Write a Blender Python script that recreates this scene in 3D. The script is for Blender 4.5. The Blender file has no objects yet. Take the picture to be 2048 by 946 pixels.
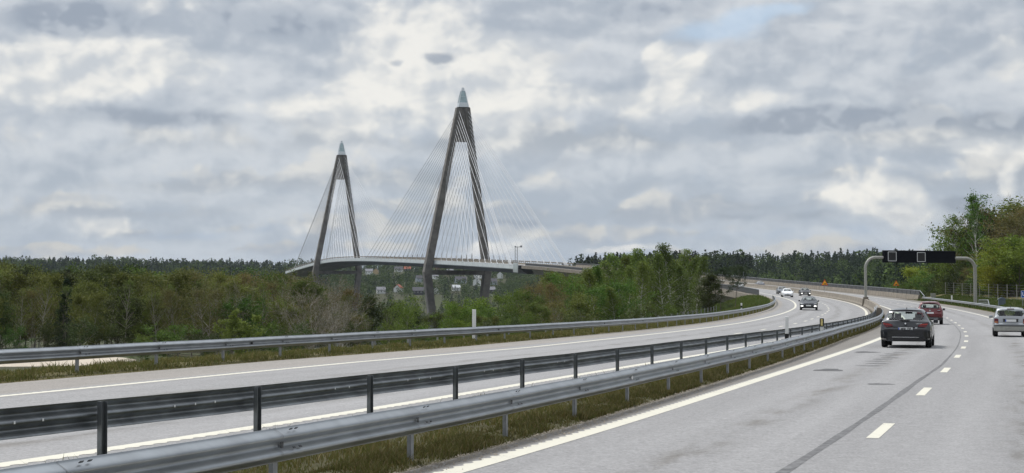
import bpy, bmesh, math, random
import numpy as np
from mathutils import Vector, Matrix, Euler
SC = bpy.context.scene
COL = SC.collection
RNG = np.random.default_rng(11)
random.seed(5)
# ------------------------------------------------------------------ road geometry (surveyed centre line)
KS=[-20,0,40,80,120,160,200,260,330,420,520,650,720,800,900,1000,1200,1700]
KV=[-7e-05,-7e-05,-.00057,-.00067,-.00058,-.00082,-.00083,-.00078,-.00071,-.00066,-.00064,-.00061,-.00056,-.00046,-.00029,-2e-05,9e-05,2e-05]
ZK=[-20,0,30,60,90,120,150,200,260,330,420,550,700,850,1000,1150,1300,1450,1700]
ZV=[-.01247,-.01247,.00416,.00077,.00021,.00156,.00856,.01382,.01467,.01836,.02218,.03331,.03849,.03427,.03178,.02931,.01673,-.01507,-.02387]
EV=[-.00437,-.00705,-.02348,-.01605]
OZV=[.11758,-.02619,.01615,-.02927]
CAM_H=1.819; PITCH=.03671; PHI0=.29601; D0=-6.05158
S=np.concatenate([np.arange(-20,120,.5),np.arange(120,400,1.),np.arange(400,1720,4.)])
_k=np.interp(S,KS,KV); _ds=np.diff(S)
PH=np.concatenate([[0],np.cumsum(.5*(_k[1:]+_k[:-1])*_ds)]); PH=PH-np.interp(0,S,PH)+PHI0
_m=.5*(PH[1:]+PH[:-1])
PX=np.concatenate([[0],np.cumsum(np.sin(_m)*_ds)]); PY=np.concatenate([[0],np.cumsum(np.cos(_m)*_ds)])
PX=PX-np.interp(0,S,PX)+D0*math.cos(PHI0); PY=PY-np.interp(0,S,PY)-D0*math.sin(PHI0)
_z=np.interp(S,ZK,ZV); PZ=np.concatenate([[0],np.cumsum(.5*(_z[1:]+_z[:-1])*_ds)]); PZ-=np.interp(30,S,PZ)
_n0=len(S)
# straight run behind the camera
def rp(s,off,dz=0.):
    s=np.asarray(s,float); off=np.asarray(off,float)+0*s; s=s+0*off
    sc=np.clip(s,-20,1716)
    x=np.interp(sc,S,PX);y=np.interp(sc,S,PY);z=np.interp(sc,S,PZ);ph=np.interp(sc,S,PH)
    ex=s-sc; x=x+ex*np.sin(ph); y=y+ex*np.cos(ph)
    e=np.interp(sc,[0,100,250,500],EV); oz=np.interp(sc,[0,60,150,300],OZV)*np.clip((-off-1.5)/2,0,1)
    return np.stack([x+off*np.cos(ph),y-off*np.sin(ph),z+e*off+oz+dz],-1)
def heading(s): return float(np.interp(s,S,PH))
def tb(*p):
    a=np.array(p,float); return lambda s: np.interp(s,a[:,0],a[:,1])
fL1=tb((0,0)); fL2=tb((0,3.84)); fL3=tb((0,7.8),(180,7.8),(230,7.55))
fO1=tb((16,-4.45),(45,-4.25),(110,-3.72),(130,-3.42),(170,-3.15),(200,-3.0))
fO2=tb((30,-8.1),(80,-7.65),(145,-7.35),(190,-6.9),(300,-6.85))
fO3=tb((27,-11.85),(45,-11.9),(62,-11.4),(145,-11.28),(200,-10.65),(300,-10.55))
fR1=tb((5,-.62),(35,-.8),(50,-.95),(65,-1.3),(80,-1.62),(100,-1.75),(130,-1.75),(180,-1.85))
fR2=tb((10,-3.9),(17,-3.7),(35,-3.25),(60,-2.95),(75,-2.62),(150,-2.35),(180,-2.25))
fR3=tb((30,-15.0),(60,-14.8),(86,-14.0),(141,-13.8),(187,-13.2),(300,-13.2))
fRB=tb((0,11.25))
fMB=tb((0,-2.05))
# ------------------------------------------------------------------ helpers
def link(o,parent=None):
    COL.objects.link(o)
    if parent is not None: o.parent=parent
    return o
def tag(o,label=None,cat=None,group=None,kind=None):
    if label: o['label']=label
    if cat: o['category']=cat
    if group: o['group']=group
    if kind: o['kind']=kind
    return o
def empty(name,loc=(0,0,0),rz=0,**k):
    o=bpy.data.objects.new(name,None); o.location=loc; o.rotation_euler=(0,0,rz); o.empty_display_size=.2
    link(o); return tag(o,**k)
def np_mesh(name,V,F,mat,smooth=False,uv=None):
    V=np.asarray(V,np.float32).reshape(-1,3); F=np.asarray(F,np.int32); n=F.shape[1]
    me=bpy.data.meshes.new(name); me.vertices.add(len(V)); me.vertices.foreach_set('co',V.ravel())
    me.loops.add(F.size); me.loops.foreach_set('vertex_index',F.ravel())
    me.polygons.add(len(F)); me.polygons.foreach_set('loop_start',np.arange(0,F.size,n,dtype=np.int32))
    if smooth: me.polygons.foreach_set('use_smooth',np.ones(len(F),bool))
    if uv is not None:
        l=me.uv_layers.new(name='UVMap'); l.data.foreach_set('uv',np.asarray(uv,np.float32)[F.ravel()].ravel())
    me.update(); me.validate()
    if mat: me.materials.append(mat)
    return me
class MB:
    """collects simple solids into one mesh"""
    def __init__(s): s.v=[]; s.f=[]; s.mi=[]; s.cur=0
    def add(s,vs,fs):
        b=len(s.v); s.v+=[tuple(map(float,v)) for v in vs]; s.f+=[tuple(i+b for i in f) for f in fs]; s.mi+=[s.cur]*len(fs)
    def box(s,c,d,rot=0,M=None,taper=1):
        cx,cy,cz=c; hx,hy,hz=[q/2 for q in d]; vs=[]
        for dz in(-1,1):
            t=1 if dz<0 else taper
            for dx,dy in((-1,-1),(1,-1),(1,1),(-1,1)): vs.append(Vector((dx*hx*t,dy*hy*t,dz*hz)))
        R=M if M else Matrix.Rotation(rot,3,'Z')
        s.add([R@v+Vector(c) for v in vs],[(3,2,1,0),(4,5,6,7),(0,1,5,4),(1,2,6,5),(2,3,7,6),(3,0,4,7)])
    def tube(s,pts,r,n=8,cap=True):
        pts=[Vector(p) for p in pts]; m=len(pts); rs=r if hasattr(r,'__len__') else [r]*m
        up=None; vs=[]
        for i,p in enumerate(pts):
            d=(pts[min(i+1,m-1)]-pts[max(i-1,0)]).normalized()
            if up is None: up=d.orthogonal().normalized()
            up=(up-d*up.dot(d)).normalized(); w=d.cross(up)
            for k in range(n):
                a=2*math.pi*k/n; vs.append(p+(up*math.cos(a)+w*math.sin(a))*rs[i])
        fs=[(i*n+k,i*n+(k+1)%n,(i+1)*n+(k+1)%n,(i+1)*n+k) for i in range(m-1) for k in range(n)]
        if cap: fs+=[tuple(range(n-1,-1,-1)),tuple((m-1)*n+k for k in range(n))]
        s.add(vs,fs)
    def prism(s,poly,fn0,fn1):
        n=len(poly); vs=[fn0(*p) for p in poly]+[fn1(*p) for p in poly]
        fs=[tuple(range(n-1,-1,-1)),tuple(range(n,2*n))]+[(k,(k+1)%n,n+(k+1)%n,n+k) for k in range(n)]
        s.add(vs,fs)
    def lathe(s,prof,axis='Z',c=(0,0,0),n=20):
        vs=[];m=len(prof); c=Vector(c)
        for r,h in prof:
            for k in range(n):
                a=2*math.pi*k/n; x,y=r*math.cos(a),r*math.sin(a)
                vs.append(c+(Vector((x,y,h)) if axis=='Z' else Vector((x,h,y)) if axis=='Y' else Vector((h,x,y))))
        fs=[(i*n+k,i*n+(k+1)%n,(i+1)*n+(k+1)%n,(i+1)*n+k) for i in range(m-1) for k in range(n)]
        s.add(vs,fs)
    def mesh(s,name,mat,smooth=False):
        me=bpy.data.meshes.new(name); me.from_pydata(s.v,[],s.f)
        for m in (mat if isinstance(mat,(list,tuple)) else [mat]): me.materials.append(m)
        me.polygons.foreach_set('material_index',s.mi)
        bm=bmesh.new(); bm.from_mesh(me); bmesh.ops.recalc_face_normals(bm,faces=bm.faces); bm.to_mesh(me); bm.free()
        if smooth:
            me.polygons.foreach_set('use_smooth',[True]*len(me.polygons))
            try: me.set_sharp_from_angle(angle=math.radians(38))
            except Exception: pass
        me.update(); return me
    def build(s,name,mat,parent=None,smooth=False,bevel=0):
        o=link(bpy.data.objects.new(name,s.mesh(name,mat,smooth)),parent)
        if bevel:
            b=o.modifiers.new('b','BEVEL'); b.width=bevel; b.segments=2; b.limit_method='ANGLE'
        return o
def addmesh(name,me,parent=None): return link(bpy.data.objects.new(name,me),parent)
def text(name,body,size,mat,parent,M,align='CENTER',sx=1,bold=.0):
    c=bpy.data.curves.new(name,'FONT'); c.body=body; c.size=size; c.align_x=align; c.align_y='CENTER'; c.extrude=.002; c.offset=bold; c.materials.append(mat)
    t=bpy.data.objects.new(name+'_curve',c); COL.objects.link(t); dg=bpy.context.evaluated_depsgraph_get(); dg.update()
    me=bpy.data.meshes.new_from_object(t.evaluated_get(dg)); bpy.data.objects.remove(t); bpy.data.curves.remove(c)
    o=bpy.data.objects.new(name,me); link(o,parent); o.matrix_local=M@Matrix.Diagonal((sx,1,1,1)); return o
# ------------------------------------------------------------------ shader helpers
class Ex:
    def __init__(s,nt,sock): s.nt=nt; s.k=sock
    def _b(s,o,op,swap=False):
        n=s.nt.nodes.new('ShaderNodeMath'); n.operation=op
        a,b=(o,s) if swap else (s,o)
        for i,q in enumerate((a,b)):
            if isinstance(q,Ex): s.nt.links.new(q.k,n.inputs[i])
            else: n.inputs[i].default_value=float(q)
        return Ex(s.nt,n.outputs[0])
    def __add__(s,o): return s._b(o,'ADD')
    __radd__=__add__
    def __sub__(s,o): return s._b(o,'SUBTRACT')
    def __rsub__(s,o): return s._b(o,'SUBTRACT',True)
    def __mul__(s,o): return s._b(o,'MULTIPLY')
    __rmul__=__mul__
    def __truediv__(s,o): return s._b(o,'DIVIDE')
    def f(s,op,o=0.): return s._b(o,op)
    def ss(s,a,b):
        n=s.nt.nodes.new('ShaderNodeMapRange'); n.interpolation_type='SMOOTHSTEP'; s.nt.links.new(s.k,n.inputs[0])
        n.inputs[1].default_value=a; n.inputs[2].default_value=b; return Ex(s.nt,n.outputs[0])
def vec(nt,x,y,z=0.):
    n=nt.nodes.new('ShaderNodeCombineXYZ')
    for i,q in enumerate((x,y,z)):
        if isinstance(q,Ex): nt.links.new(q.k,n.inputs[i])
        else: n.inputs[i].default_value=float(q)
    return n.outputs[0]
def noise(nt,v,scale,detail=4,rough=.55,dist=0.,col=False):
    n=nt.nodes.new('ShaderNodeTexNoise'); n.inputs['Scale'].default_value=scale; n.inputs['Detail'].default_value=detail
    n.inputs['Roughness'].default_value=rough; n.inputs['Distortion'].default_value=dist
    if v is not None: nt.links.new(v,n.inputs['Vector'])
    return n.outputs['Color'] if col else Ex(nt,n.outputs['Fac'])
def mixc(nt,f,a,b):
    n=nt.nodes.new('ShaderNodeMix'); n.data_type='RGBA'
    for idx,q in((0,f),(6,a),(7,b)):
        if isinstance(q,Ex): nt.links.new(q.k,n.inputs[idx])
        elif hasattr(q,'node'): nt.links.new(q,n.inputs[idx])
        elif idx==0: n.inputs[0].default_value=q
        else: n.inputs[idx].default_value=(*q,1) if len(q)==3 else q
    return n.outputs[2]
def newmat(name):
    m=bpy.data.materials.new(name); m.use_nodes=True; nt=m.node_tree; return m,nt,nt.nodes['Principled BSDF']
def setc(nt,b,c):
    if hasattr(c,'node'): nt.links.new(c,b.inputs['Base Color'])
    else: b.inputs['Base Color'].default_value=(*c,1)
def simple(name,c,rough=.5,metal=0.,var=.12,scale=6.,coat=0.,spec=.5,bump=0.,emit=None):
    m,nt,b=newmat(name)
    tc=nt.nodes.new('ShaderNodeTexCoord')
    n=noise(nt,tc.outputs['Object'],scale,5,.6)
    lo=tuple(x*(1-var) for x in c); hi=tuple(min(1,x*(1+var)) for x in c)
    setc(nt,b,mixc(nt,n.ss(.3,.7),lo,hi))
    b.inputs['Roughness'].default_value=rough; b.inputs['Metallic'].default_value=metal
    b.inputs['Coat Weight'].default_value=coat; b.inputs['Coat Roughness'].default_value=.05; b.inputs['Specular IOR Level'].default_value=spec
    if bump:
        bn=nt.nodes.new('ShaderNodeBump'); bn.inputs['Strength'].default_value=bump; bn.inputs['Distance'].default_value=.02
        nt.links.new(noise(nt,tc.outputs['Object'],scale*6,4).k,bn.inputs['Height']); nt.links.new(bn.outputs[0],b.inputs['Normal'])
    if emit: b.inputs['Emission Color'].default_value=(*emit[:3],1); b.inputs['Emission Strength'].default_value=emit[3]
    return m
def uvnode(nt):
    u=nt.nodes.new('ShaderNodeUVMap'); sp=nt.nodes.new('ShaderNodeSeparateXYZ'); nt.links.new(u.outputs[0],sp.inputs[0])
    return Ex(nt,sp.outputs[0]),Ex(nt,sp.outputs[1])
# ------------------------------------------------------------------ materials
def asphalt(name,lanes,shoulders,shc,base=(.208,.206,.207)):
    m,nt,b=newmat(name); off,s=uvnode(nt)
    tc=nt.nodes.new('ShaderNodeTexCoord'); P=tc.outputs['Object']
    fine=noise(nt,P,26,3,.7); mid=noise(nt,P,3.2,5,.65); st=noise(nt,vec(nt,off*1.3,s*.045),1.,5,.6); big=noise(nt,vec(nt,off*.25,s*.03),1.,3)
    track=None
    for c in lanes:
        for d in(-.78,.78):
            w=((off-(c+d))/.42).f('POWER',2.); g=(w*-1.).f('EXPONENT')
            track=g if track is None else track+g
    fine2=noise(nt,P,11,3,.8); k=(fine-.5)*1.5+(fine2-.5)*.8+(mid-.5)*.35+(st-.5)*.5+(big-.5)*.22+track*.09
    sh=None
    for a,c in shoulders:
        q=off.ss(a,c); sh=q if sh is None else sh.f('MAXIMUM',q)
    col=mixc(nt,sh*.9,base,shc)
    # oil / bitumen drip line mid lane
    oil=None
    for c in lanes:
        w=((off-c)/.28).f('POWER',2.); g=(w*-1.).f('EXPONENT'); oil=g if oil is None else oil+g
    patch=noise(nt,vec(nt,off*1.5,s*.35),1.,4,.6).ss(.42,.70)
    col=mixc(nt,(oil*patch*.75),col,(.10,.092,.08))
    v=nt.nodes.new('ShaderNodeHueSaturation'); nt.links.new(col,v.inputs['Color']); nt.links.new((k+1.).k,v.inputs['Value'])
    nt.links.new(v.outputs[0],b.inputs['Base Color']); b.inputs['Roughness'].default_value=.82; b.inputs['Specular IOR Level'].default_value=.35
    bn=nt.nodes.new('ShaderNodeBump'); bn.inputs['Strength'].default_value=.35; bn.inputs['Distance'].default_value=.012
    nt.links.new(noise(nt,P,60,2,.7).k,bn.inputs['Height']); nt.links.new(bn.outputs[0],b.inputs['Normal'])
    return m
M={}
M['asph_own']=asphalt('asphalt_own',[1.92,5.8],[(8.1,8.5),(-.14,-.3)],(.15,.138,.122))
M['asph_opp']=asphalt('asphalt_opposite',[-5.9,-9.4],[(-12.0,-12.5),(-3.4,-3.0)],(.215,.198,.178),(.212,.210,.211))
def paint():
    m,nt,b=newmat('road_paint'); tc=nt.nodes.new('ShaderNodeTexCoord')
    n=noise(nt,tc.outputs['Object'],14,5,.75); n2=noise(nt,tc.outputs['Object'],1.2,4)
    setc(nt,b,mixc(nt,(n*.7+n2*.3).ss(.53,.70),(.52,.50,.42),(.25,.24,.22))); b.inputs['Roughness'].default_value=.7
    return m
M['paint']=paint()
M['tar']=simple('bitumen_seal',(.05,.05,.052),.75,var=.35,scale=2.5)
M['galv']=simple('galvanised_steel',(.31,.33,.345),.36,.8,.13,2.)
M['galv_shaded']=simple('shaded_galvanised_steel',(.23,.245,.255),.42,.8,.25,2.2)  # same steel darkened: the backlit rail's shade is painted into its colour
M['galv_old']=simple('weathered_galvanised_steel',(.27,.28,.29),.55,.6,.2,3.)
M['conc']=simple('weathered_concrete',(.20,.175,.14),.9,var=.22,scale=.9,bump=.3)
M['conc_grey']=simple('grey_concrete',(.25,.24,.22),.9,var=.16,scale=.25,bump=.2)
M['pylon']=simple('pylon_concrete',(.135,.126,.114),.9,var=.3,scale=.22)
M['black']=simple('black_matt_panel',(.005,.006,.009),.75,var=.2,spec=.12)
M['dark_steel']=simple('dark_steel',(.045,.047,.05),.5,.3)
M['white_plastic']=simple('white_plastic',(.82,.82,.8),.45,var=.06)
M['black_plastic']=simple('black_plastic',(.012,.012,.013),.5)
M['white_steel']=simple('white_painted_steel',(.62,.66,.66),.5,var=.08,scale=.3)
M['cable']=simple('pale_stay_sheath',(.46,.47,.48),.45,var=.05)
M['glasscap']=simple('green_grey_glass',(.38,.48,.50),.15,.25,.1,.4)
M['capmetal']=simple('pale_cap_metal',(.62,.66,.68),.35,.3)
M['grey_paint']=simple('grey_painted_metal',(.30,.30,.27),.55,.1,.14)
M['tyre']=simple('tyre_rubber',(.012,.012,.013),.85)
M['rim']=simple('alloy_rim',(.42,.43,.44),.3,.8)
M['red_lens']=simple('red_lens',(.10,.002,.006),.15,coat=.35,var=.25,scale=9)
M['amber_lens']=simple('amber_lens',(.5,.17,.05),.2,coat=.6)
M['clear_lens']=simple('clear_lens',(.7,.72,.74),.1,.3,coat=.5)
M['lamp_on']=simple('lit_headlamp',(.9,.9,.88),.2,emit=(1,.98,.93,2.2))
M['plate']=simple('plate_white',(.78,.79,.78),.4,var=.03)
M['plate_blue']=simple('plate_blue',(.03,.09,.45),.4)
M['ink']=simple('black_ink',(.015,.015,.015),.6)
M['chrome']=simple('chrome',(.6,.61,.62),.15,.95)
M['interior']=simple('car_interior',(.03,.03,.033),.8)
M['orange']=simple('sign_yellow',(.85,.42,.015),.45,var=.05)
M['sign_red']=simple('sign_red',(.5,.035,.012),.45,var=.06)
M['sign_blue']=simple('sign_blue',(.012,.10,.42),.45,var=.05)
M['sign_white']=simple('sign_white',(.8,.81,.82),.45,var=.03)
M['reflector']=simple('reflector_yellow',(.75,.62,.25),.3)
M['wood_post']=simple('weathered_post',(.25,.25,.21),.85)
M['cabinet']=simple('cabinet_grey',(.10,.13,.16),.6)
def carglass():
    m,nt,b=newmat('car_glass'); out=nt.nodes['Material Output']
    t=nt.nodes.new('ShaderNodeBsdfTransparent'); t.inputs[0].default_value=(.86,.92,.91,1)
    g=nt.nodes.new('ShaderNodeBsdfGlossy'); g.inputs['Roughness'].default_value=.03; g.inputs[0].default_value=(.8,.8,.8,1)
    fr=nt.nodes.new('ShaderNodeLayerWeight'); fr.inputs[0].default_value=.5; fk=Ex(nt,fr.outputs['Facing']).f('POWER',5.)*.7+.04
    mx=nt.nodes.new('ShaderNodeMixShader'); nt.links.new(fk.k,mx.inputs[0]); nt.links.new(t.outputs[0],mx.inputs[1]); nt.links.new(g.outputs[0],mx.inputs[2])
    nt.links.new(mx.outputs[0],out.inputs[0]); return m
M['glass']=carglass()
def carpaint(n,c,metal=.35,coat=.6): return simple(n,c,.3,metal,.04,3,coat=coat,spec=.4)
def ground_mat(name,cols,sc=(.05,.6,6.),bump=.5):
    m,nt,b=newmat(name); tc=nt.nodes.new('ShaderNodeTexCoord'); P=tc.outputs['Object']
    a=noise(nt,P,sc[0],4); c=noise(nt,P,sc[1],5,.65); f=noise(nt,P,sc[2],4,.7)
    k1=mixc(nt,(a*.6+c*.4).ss(.38,.62),cols[0],cols[1]); k2=mixc(nt,(f*.7+c*.3).ss(.42,.66),k1,cols[2])
    setc(nt,b,k2); b.inputs['Roughness'].default_value=.95; b.inputs['Specular IOR Level'].default_value=.15
    bn=nt.nodes.new('ShaderNodeBump'); bn.inputs['Strength'].default_value=bump; bn.inputs['Distance'].default_value=.08
    nt.links.new(f.k,bn.inputs['Height']); nt.links.new(bn.outputs[0],b.inputs['Normal']); return m
M['terrain']=ground_mat('terrain',[(.042,.055,.02),(.05,.045,.025),(.034,.038,.019)],(.02,.2,2.))
M['verge']=ground_mat('verge_soil',[(.10,.085,.036),(.11,.09,.045),(.075,.075,.028)],(.3,2.,14.))
M['meadow']=ground_mat('meadow',[(.075,.13,.025),(.09,.14,.03),(.06,.10,.025)],(.05,.5,4.))
M['gravel']=ground_mat('gravel',[(.46,.40,.32),(.38,.33,.27),(.5,.45,.37)],(.1,1.,10.))
M['median']=ground_mat('median_soil',[(.065,.06,.03),(.055,.056,.024),(.085,.075,.045)],(.4,2.5,14.))
def leafmat(name,c1,c2,c3,hv=.05,trans=.3,spec=.15):
    m,nt,b=newmat(name); out=nt.nodes['Material Output']
    g=nt.nodes.new('ShaderNodeNewGeometry'); oi=nt.nodes.new('ShaderNodeObjectInfo')
    r=Ex(nt,g.outputs['Random Per Island']); o=Ex(nt,oi.outputs['Random'])
    c=mixc(nt,r.ss(0,.6),c1,c2); c=mixc(nt,r.ss(.72,1.),c,c3)
    h=nt.nodes.new('ShaderNodeHueSaturation'); nt.links.new(c,h.inputs['Color']); nt.links.new((o*hv+(.5-hv/2)).k,h.inputs['Hue'])
    o2=(o*7.31).f('FRACT'); nt.links.new((o2*.75+.70).k,h.inputs['Value'])
    b.inputs['Roughness'].default_value=.7; b.inputs['Specular IOR Level'].default_value=spec
    nt.links.new(h.outputs[0],b.inputs['Base Color'])
    if trans:
        t=nt.nodes.new('ShaderNodeBsdfTranslucent'); nt.links.new(h.outputs[0],t.inputs[0])
        mx=nt.nodes.new('ShaderNodeMixShader'); mx.inputs[0].default_value=trans
        nt.links.new(b.outputs[0],mx.inputs[1]); nt.links.new(t.outputs[0],mx.inputs[2]); nt.links.new(mx.outputs[0],out.inputs[0])
    return m
M['lf_birch']=leafmat('birch_leaves',(.060,.105,.018),(.085,.14,.024),(.14,.20,.04))
M['lf_olive']=leafmat('olive_leaves',(.070,.086,.018),(.098,.12,.026),(.15,.175,.05),.04)
M['lf_green']=leafmat('green_leaves',(.06,.10,.018),(.08,.13,.022),(.12,.18,.035))
M['lf_bright']=leafmat('fresh_leaves',(.075,.115,.016),(.10,.15,.022),(.17,.24,.04),.03)
M['lf_brown']=leafmat('budding_twigs',(.11,.085,.032),(.13,.11,.038),(.15,.15,.05))
M['lf_dark']=leafmat('dark_needles',(.022,.036,.017),(.032,.05,.022),(.045,.065,.03))
M['lf_dgreen']=leafmat('dark_olive_leaves',(.04,.056,.018),(.055,.075,.022),(.08,.105,.035),.04)
M['lf_yel']=leafmat('yellow_green_leaves',(.14,.155,.018),(.19,.21,.025),(.26,.28,.04),.03)
M['lf_slim']=leafmat('young_birch_leaves',(.085,.118,.024),(.115,.155,.032),(.17,.215,.055),.03)
M['lf_far']=leafmat('far_conifers',(.022,.034,.022),(.03,.044,.026),(.042,.06,.032),.0,.1,0)
M['lf_far2']=leafmat('far_broadleaves',(.045,.065,.026),(.058,.085,.03),(.085,.12,.04),.0,.15,0)
M['twig']=simple('brown_twigs',(.06,.05,.034),.9,var=.3,scale=3)
M['bark']=simple('brown_bark',(.10,.088,.072),.9,var=.3,scale=8)
M['bark_pale']=simple('pale_bark',(.27,.245,.21),.9,var=.25,scale=5)
M['bark_birch']=simple('birch_bark',(.55,.54,.5),.8,var=.35,scale=4)
M['grass']=leafmat('grass_blades',(.125,.105,.04),(.095,.105,.028),(.22,.185,.085),.02,.3)
M['grass_green']=leafmat('green_grass_blades',(.06,.085,.02),(.08,.12,.024),(.13,.13,.05),.02,.25)
M['water']=simple('fjord_water',(.03,.045,.055),.12,var=.1,scale=.05)
# ------------------------------------------------------------------ terrain
_ti=np.arange(0,len(S),2)
def near_path(x,y):
    bs=np.empty(x.shape); bo=np.empty(x.shape)
    X,Y,P,SS=PX[_ti],PY[_ti],PH[_ti],S[_ti]
    for i in range(0,len(x),2000):
        dx=x[i:i+2000,None]-X; dy=y[i:i+2000,None]-Y
        j=(dx*dx+dy*dy).argmin(1); k=np.arange(len(j))
        bs[i:i+2000]=SS[j]+dx[k,j]*np.sin(P[j])+dy[k,j]*np.cos(P[j]); bo[i:i+2000]=dx[k,j]*np.cos(P[j])-dy[k,j]*np.sin(P[j])
    return bs,bo
def sst(a,b,x):
    t=np.clip((x-a)/(b-a),0,1); return t*t*(3-2*t)
def natural(x,y):
    r=np.hypot(x,y); az=np.arctan2(x,np.maximum(y,1e-3)); az=np.where(y<=0,np.sign(x)*1.5,az)
    U=1024+3500*np.clip(az,-1.2,1.2)
    far=np.interp(r,[0,60,120,200,400,700,850,1400,1450,1800,2500,3500],[-1,-1.6,-3.6,-5,-9,-18,-32,-36,-30,6,47,58])
    lef=np.interp(r,[0,60,120,200,400,700,1000,1500,2300,3500],[-1,-1.6,-2.9,-3.8,-8,-13,-16,0,41,50])
    mid=np.interp(r,[0,120,300,600,800,1000,1500,2500],[0,-3,-10,-18,-20,-10,27,34])
    rgt=np.interp(r,[0,150,220,300,420,900,1450,2000],[0,1.,3.2,5.0,3,2,27,32])
    a=sst(250,620,U); z=lef*(1-a)+far*a
    a=sst(1000,1180,U); z=z*(1-a)+mid*a
    a=sst(1500,1800,U); z=z*(1-a)+rgt*a
    w=np.sin(x*.013+1.3)*np.cos(y*.011)+.5*np.sin(x*.031+y*.027)
    return z+w*np.clip(r/400-.3,0,3)*.8+.9*np.sin(U*.011)*np.sin(U*.0047+1)*np.clip(r/500-2,0,3)
def terrain(x,y):
    sh=np.shape(x); x=np.ravel(np.asarray(x,float)); y=np.ravel(np.asarray(y,float))
    s,off=near_path(x,y); N=natural(x,y)
    oc=np.clip(off,-17,13); z=np.interp(np.clip(s,-20,1700),S,PZ)+np.interp(s,[0,100,250,500],EV)*oc-.45
    d=np.where(off<0,-17-off,off-13)
    z=np.where(off<0,z-.3*np.clip(d,0,9),z+.12*np.clip(d,0,20))
    w=1-sst(0,np.where(off<0,55,40),d); w=w*(1-sst(288,320,s))
    w=np.where((d<0)&(s<288),1,w)
    N=np.where((np.abs(off+1)<34)&(s>280)&(s<1640),np.minimum(N,np.interp(np.clip(s,0,1700),S,PZ)-3.2-np.clip((s-300)/30,0,2)),N)
    return (z*w+N*(1-w)).reshape(sh)
def build_terrain():
    azs=np.concatenate([np.linspace(-math.pi,-.42,24,endpoint=False),np.linspace(-.42,.5,250),np.linspace(.5,math.pi,24)[1:]])
    rs=np.concatenate([[0.5],np.geomspace(3,320,110),np.geomspace(330,4000,70),[4600,5400]])
    A,R=np.meshgrid(azs,rs); X=np.sin(A)*R; Y=np.cos(A)*R; Z=terrain(X,Y)
    n=len(azs); V=np.stack([X,Y,Z],-1).reshape(-1,3)
    i=np.arange(len(rs)-1)[:,None]*n+np.arange(n-1)[None]
    F=np.stack([i,i+1,i+n+1,i+n],-1).reshape(-1,4)[:,::-1]
    o=addmesh('ground',np_mesh('ground',V,F,M['terrain'],True)); tag(o,kind='structure')
    w=MB(); w.add([(-1500,300,-27.5),(900,300,-27.5),(900,1600,-27.5),(-1500,1600,-27.5)],[(0,1,2,3)])
    tag(w.build('water',M['water']),kind='structure')
build_terrain()
# ------------------------------------------------------------------ ribbons
def ribbon_mesh(name,ss,cols,mat,smooth=True):
    """cols: list of (off function or number, dz)"""
    ss=np.asarray(ss,float); rows=[];uvs=[]
    for f,dz in cols:
        o=f(ss) if callable(f) else np.full(ss.shape,float(f))
        rows.append(rp(ss,o,dz)); uvs.append(np.stack([o,ss],-1))
    V=np.stack(rows,1); U=np.stack(uvs,1); n=len(cols); m=len(ss)
    i=np.arange(m-1)[:,None]*n+np.arange(n-1)[None]
    F=np.stack([i,i+1,i+n+1,i+n],-1).reshape(-1,4)
    return np_mesh(name,V,F,mat,smooth,U.reshape(-1,2))
ST=np.concatenate([np.arange(-60,130,1.),np.arange(130,420,2.),np.arange(420,1600,6.)])
EDGE_O3=lambda s: fO3(s)-2.5
def lerpf(f,g,t): return lambda s: f(s)*(1-t)+g(s)*t if callable(g) else f(s)*(1-t)+g*t
fE=tb((10,-.46),(25,-.55),(37,-.70),(50,-.86),(65,-1.16),(80,-1.46),(130,-1.56),(170,-1.62))
own=[(fE,0)]+[(x,0) for x in np.linspace(-.2,10.4,14)]
tag(addmesh('road',ribbon_mesh('road',ST,own,M['asph_own'])),kind='structure')
oa=lambda s: fO1(s)+.42
opp=[(lerpf(EDGE_O3,oa,t),0) for t in np.linspace(0,1,14)]
tag(addmesh('opposite_road',ribbon_mesh('opposite_road',ST,opp,M['asph_opp'])),kind='structure')
SG=np.concatenate([np.arange(-60,130,1.),np.arange(130,300,2.)])
nz=lambda: None
med=[(lambda s:fE(s)+.03,-.012),(lambda s:fE(s)-.08,.025),(lambda s:fE(s)-.3,.05),(lambda s:fE(s)-.6,.05),(lambda s:(fE(s)-.6)*.5+fR2(s)*.5,-.22),(lambda s:fR2(s)+.15,-.14),(lambda s:fO1(s)+.55,-.03),(lambda s:fO1(s)+.40,-.012)]
tag(addmesh('median_ground',ribbon_mesh('median_ground',SG[SG<196],med,M['median'])),kind='structure')
vl=[(lambda s:EDGE_O3(s)+.03,-.012),(lambda s:EDGE_O3(s)-.25,.035),(lambda s:EDGE_O3(s)-.9,.06),(-15.9,.05),(-17,-.15),(-19,-.9),(-22,-2.0),(-26,-3.6)]
tag(addmesh('left_verge',ribbon_mesh('left_verge',SG,vl,M['verge'])),kind='structure')
vr=[(10.37,-.012),(10.7,.03),(11.6,.08),(13,.35),(16,.95),(22,1.3),(26,.4)]
tag(addmesh('right_verge',ribbon_mesh('right_verge',SG,vr,M['verge'])),kind='structure')
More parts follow.
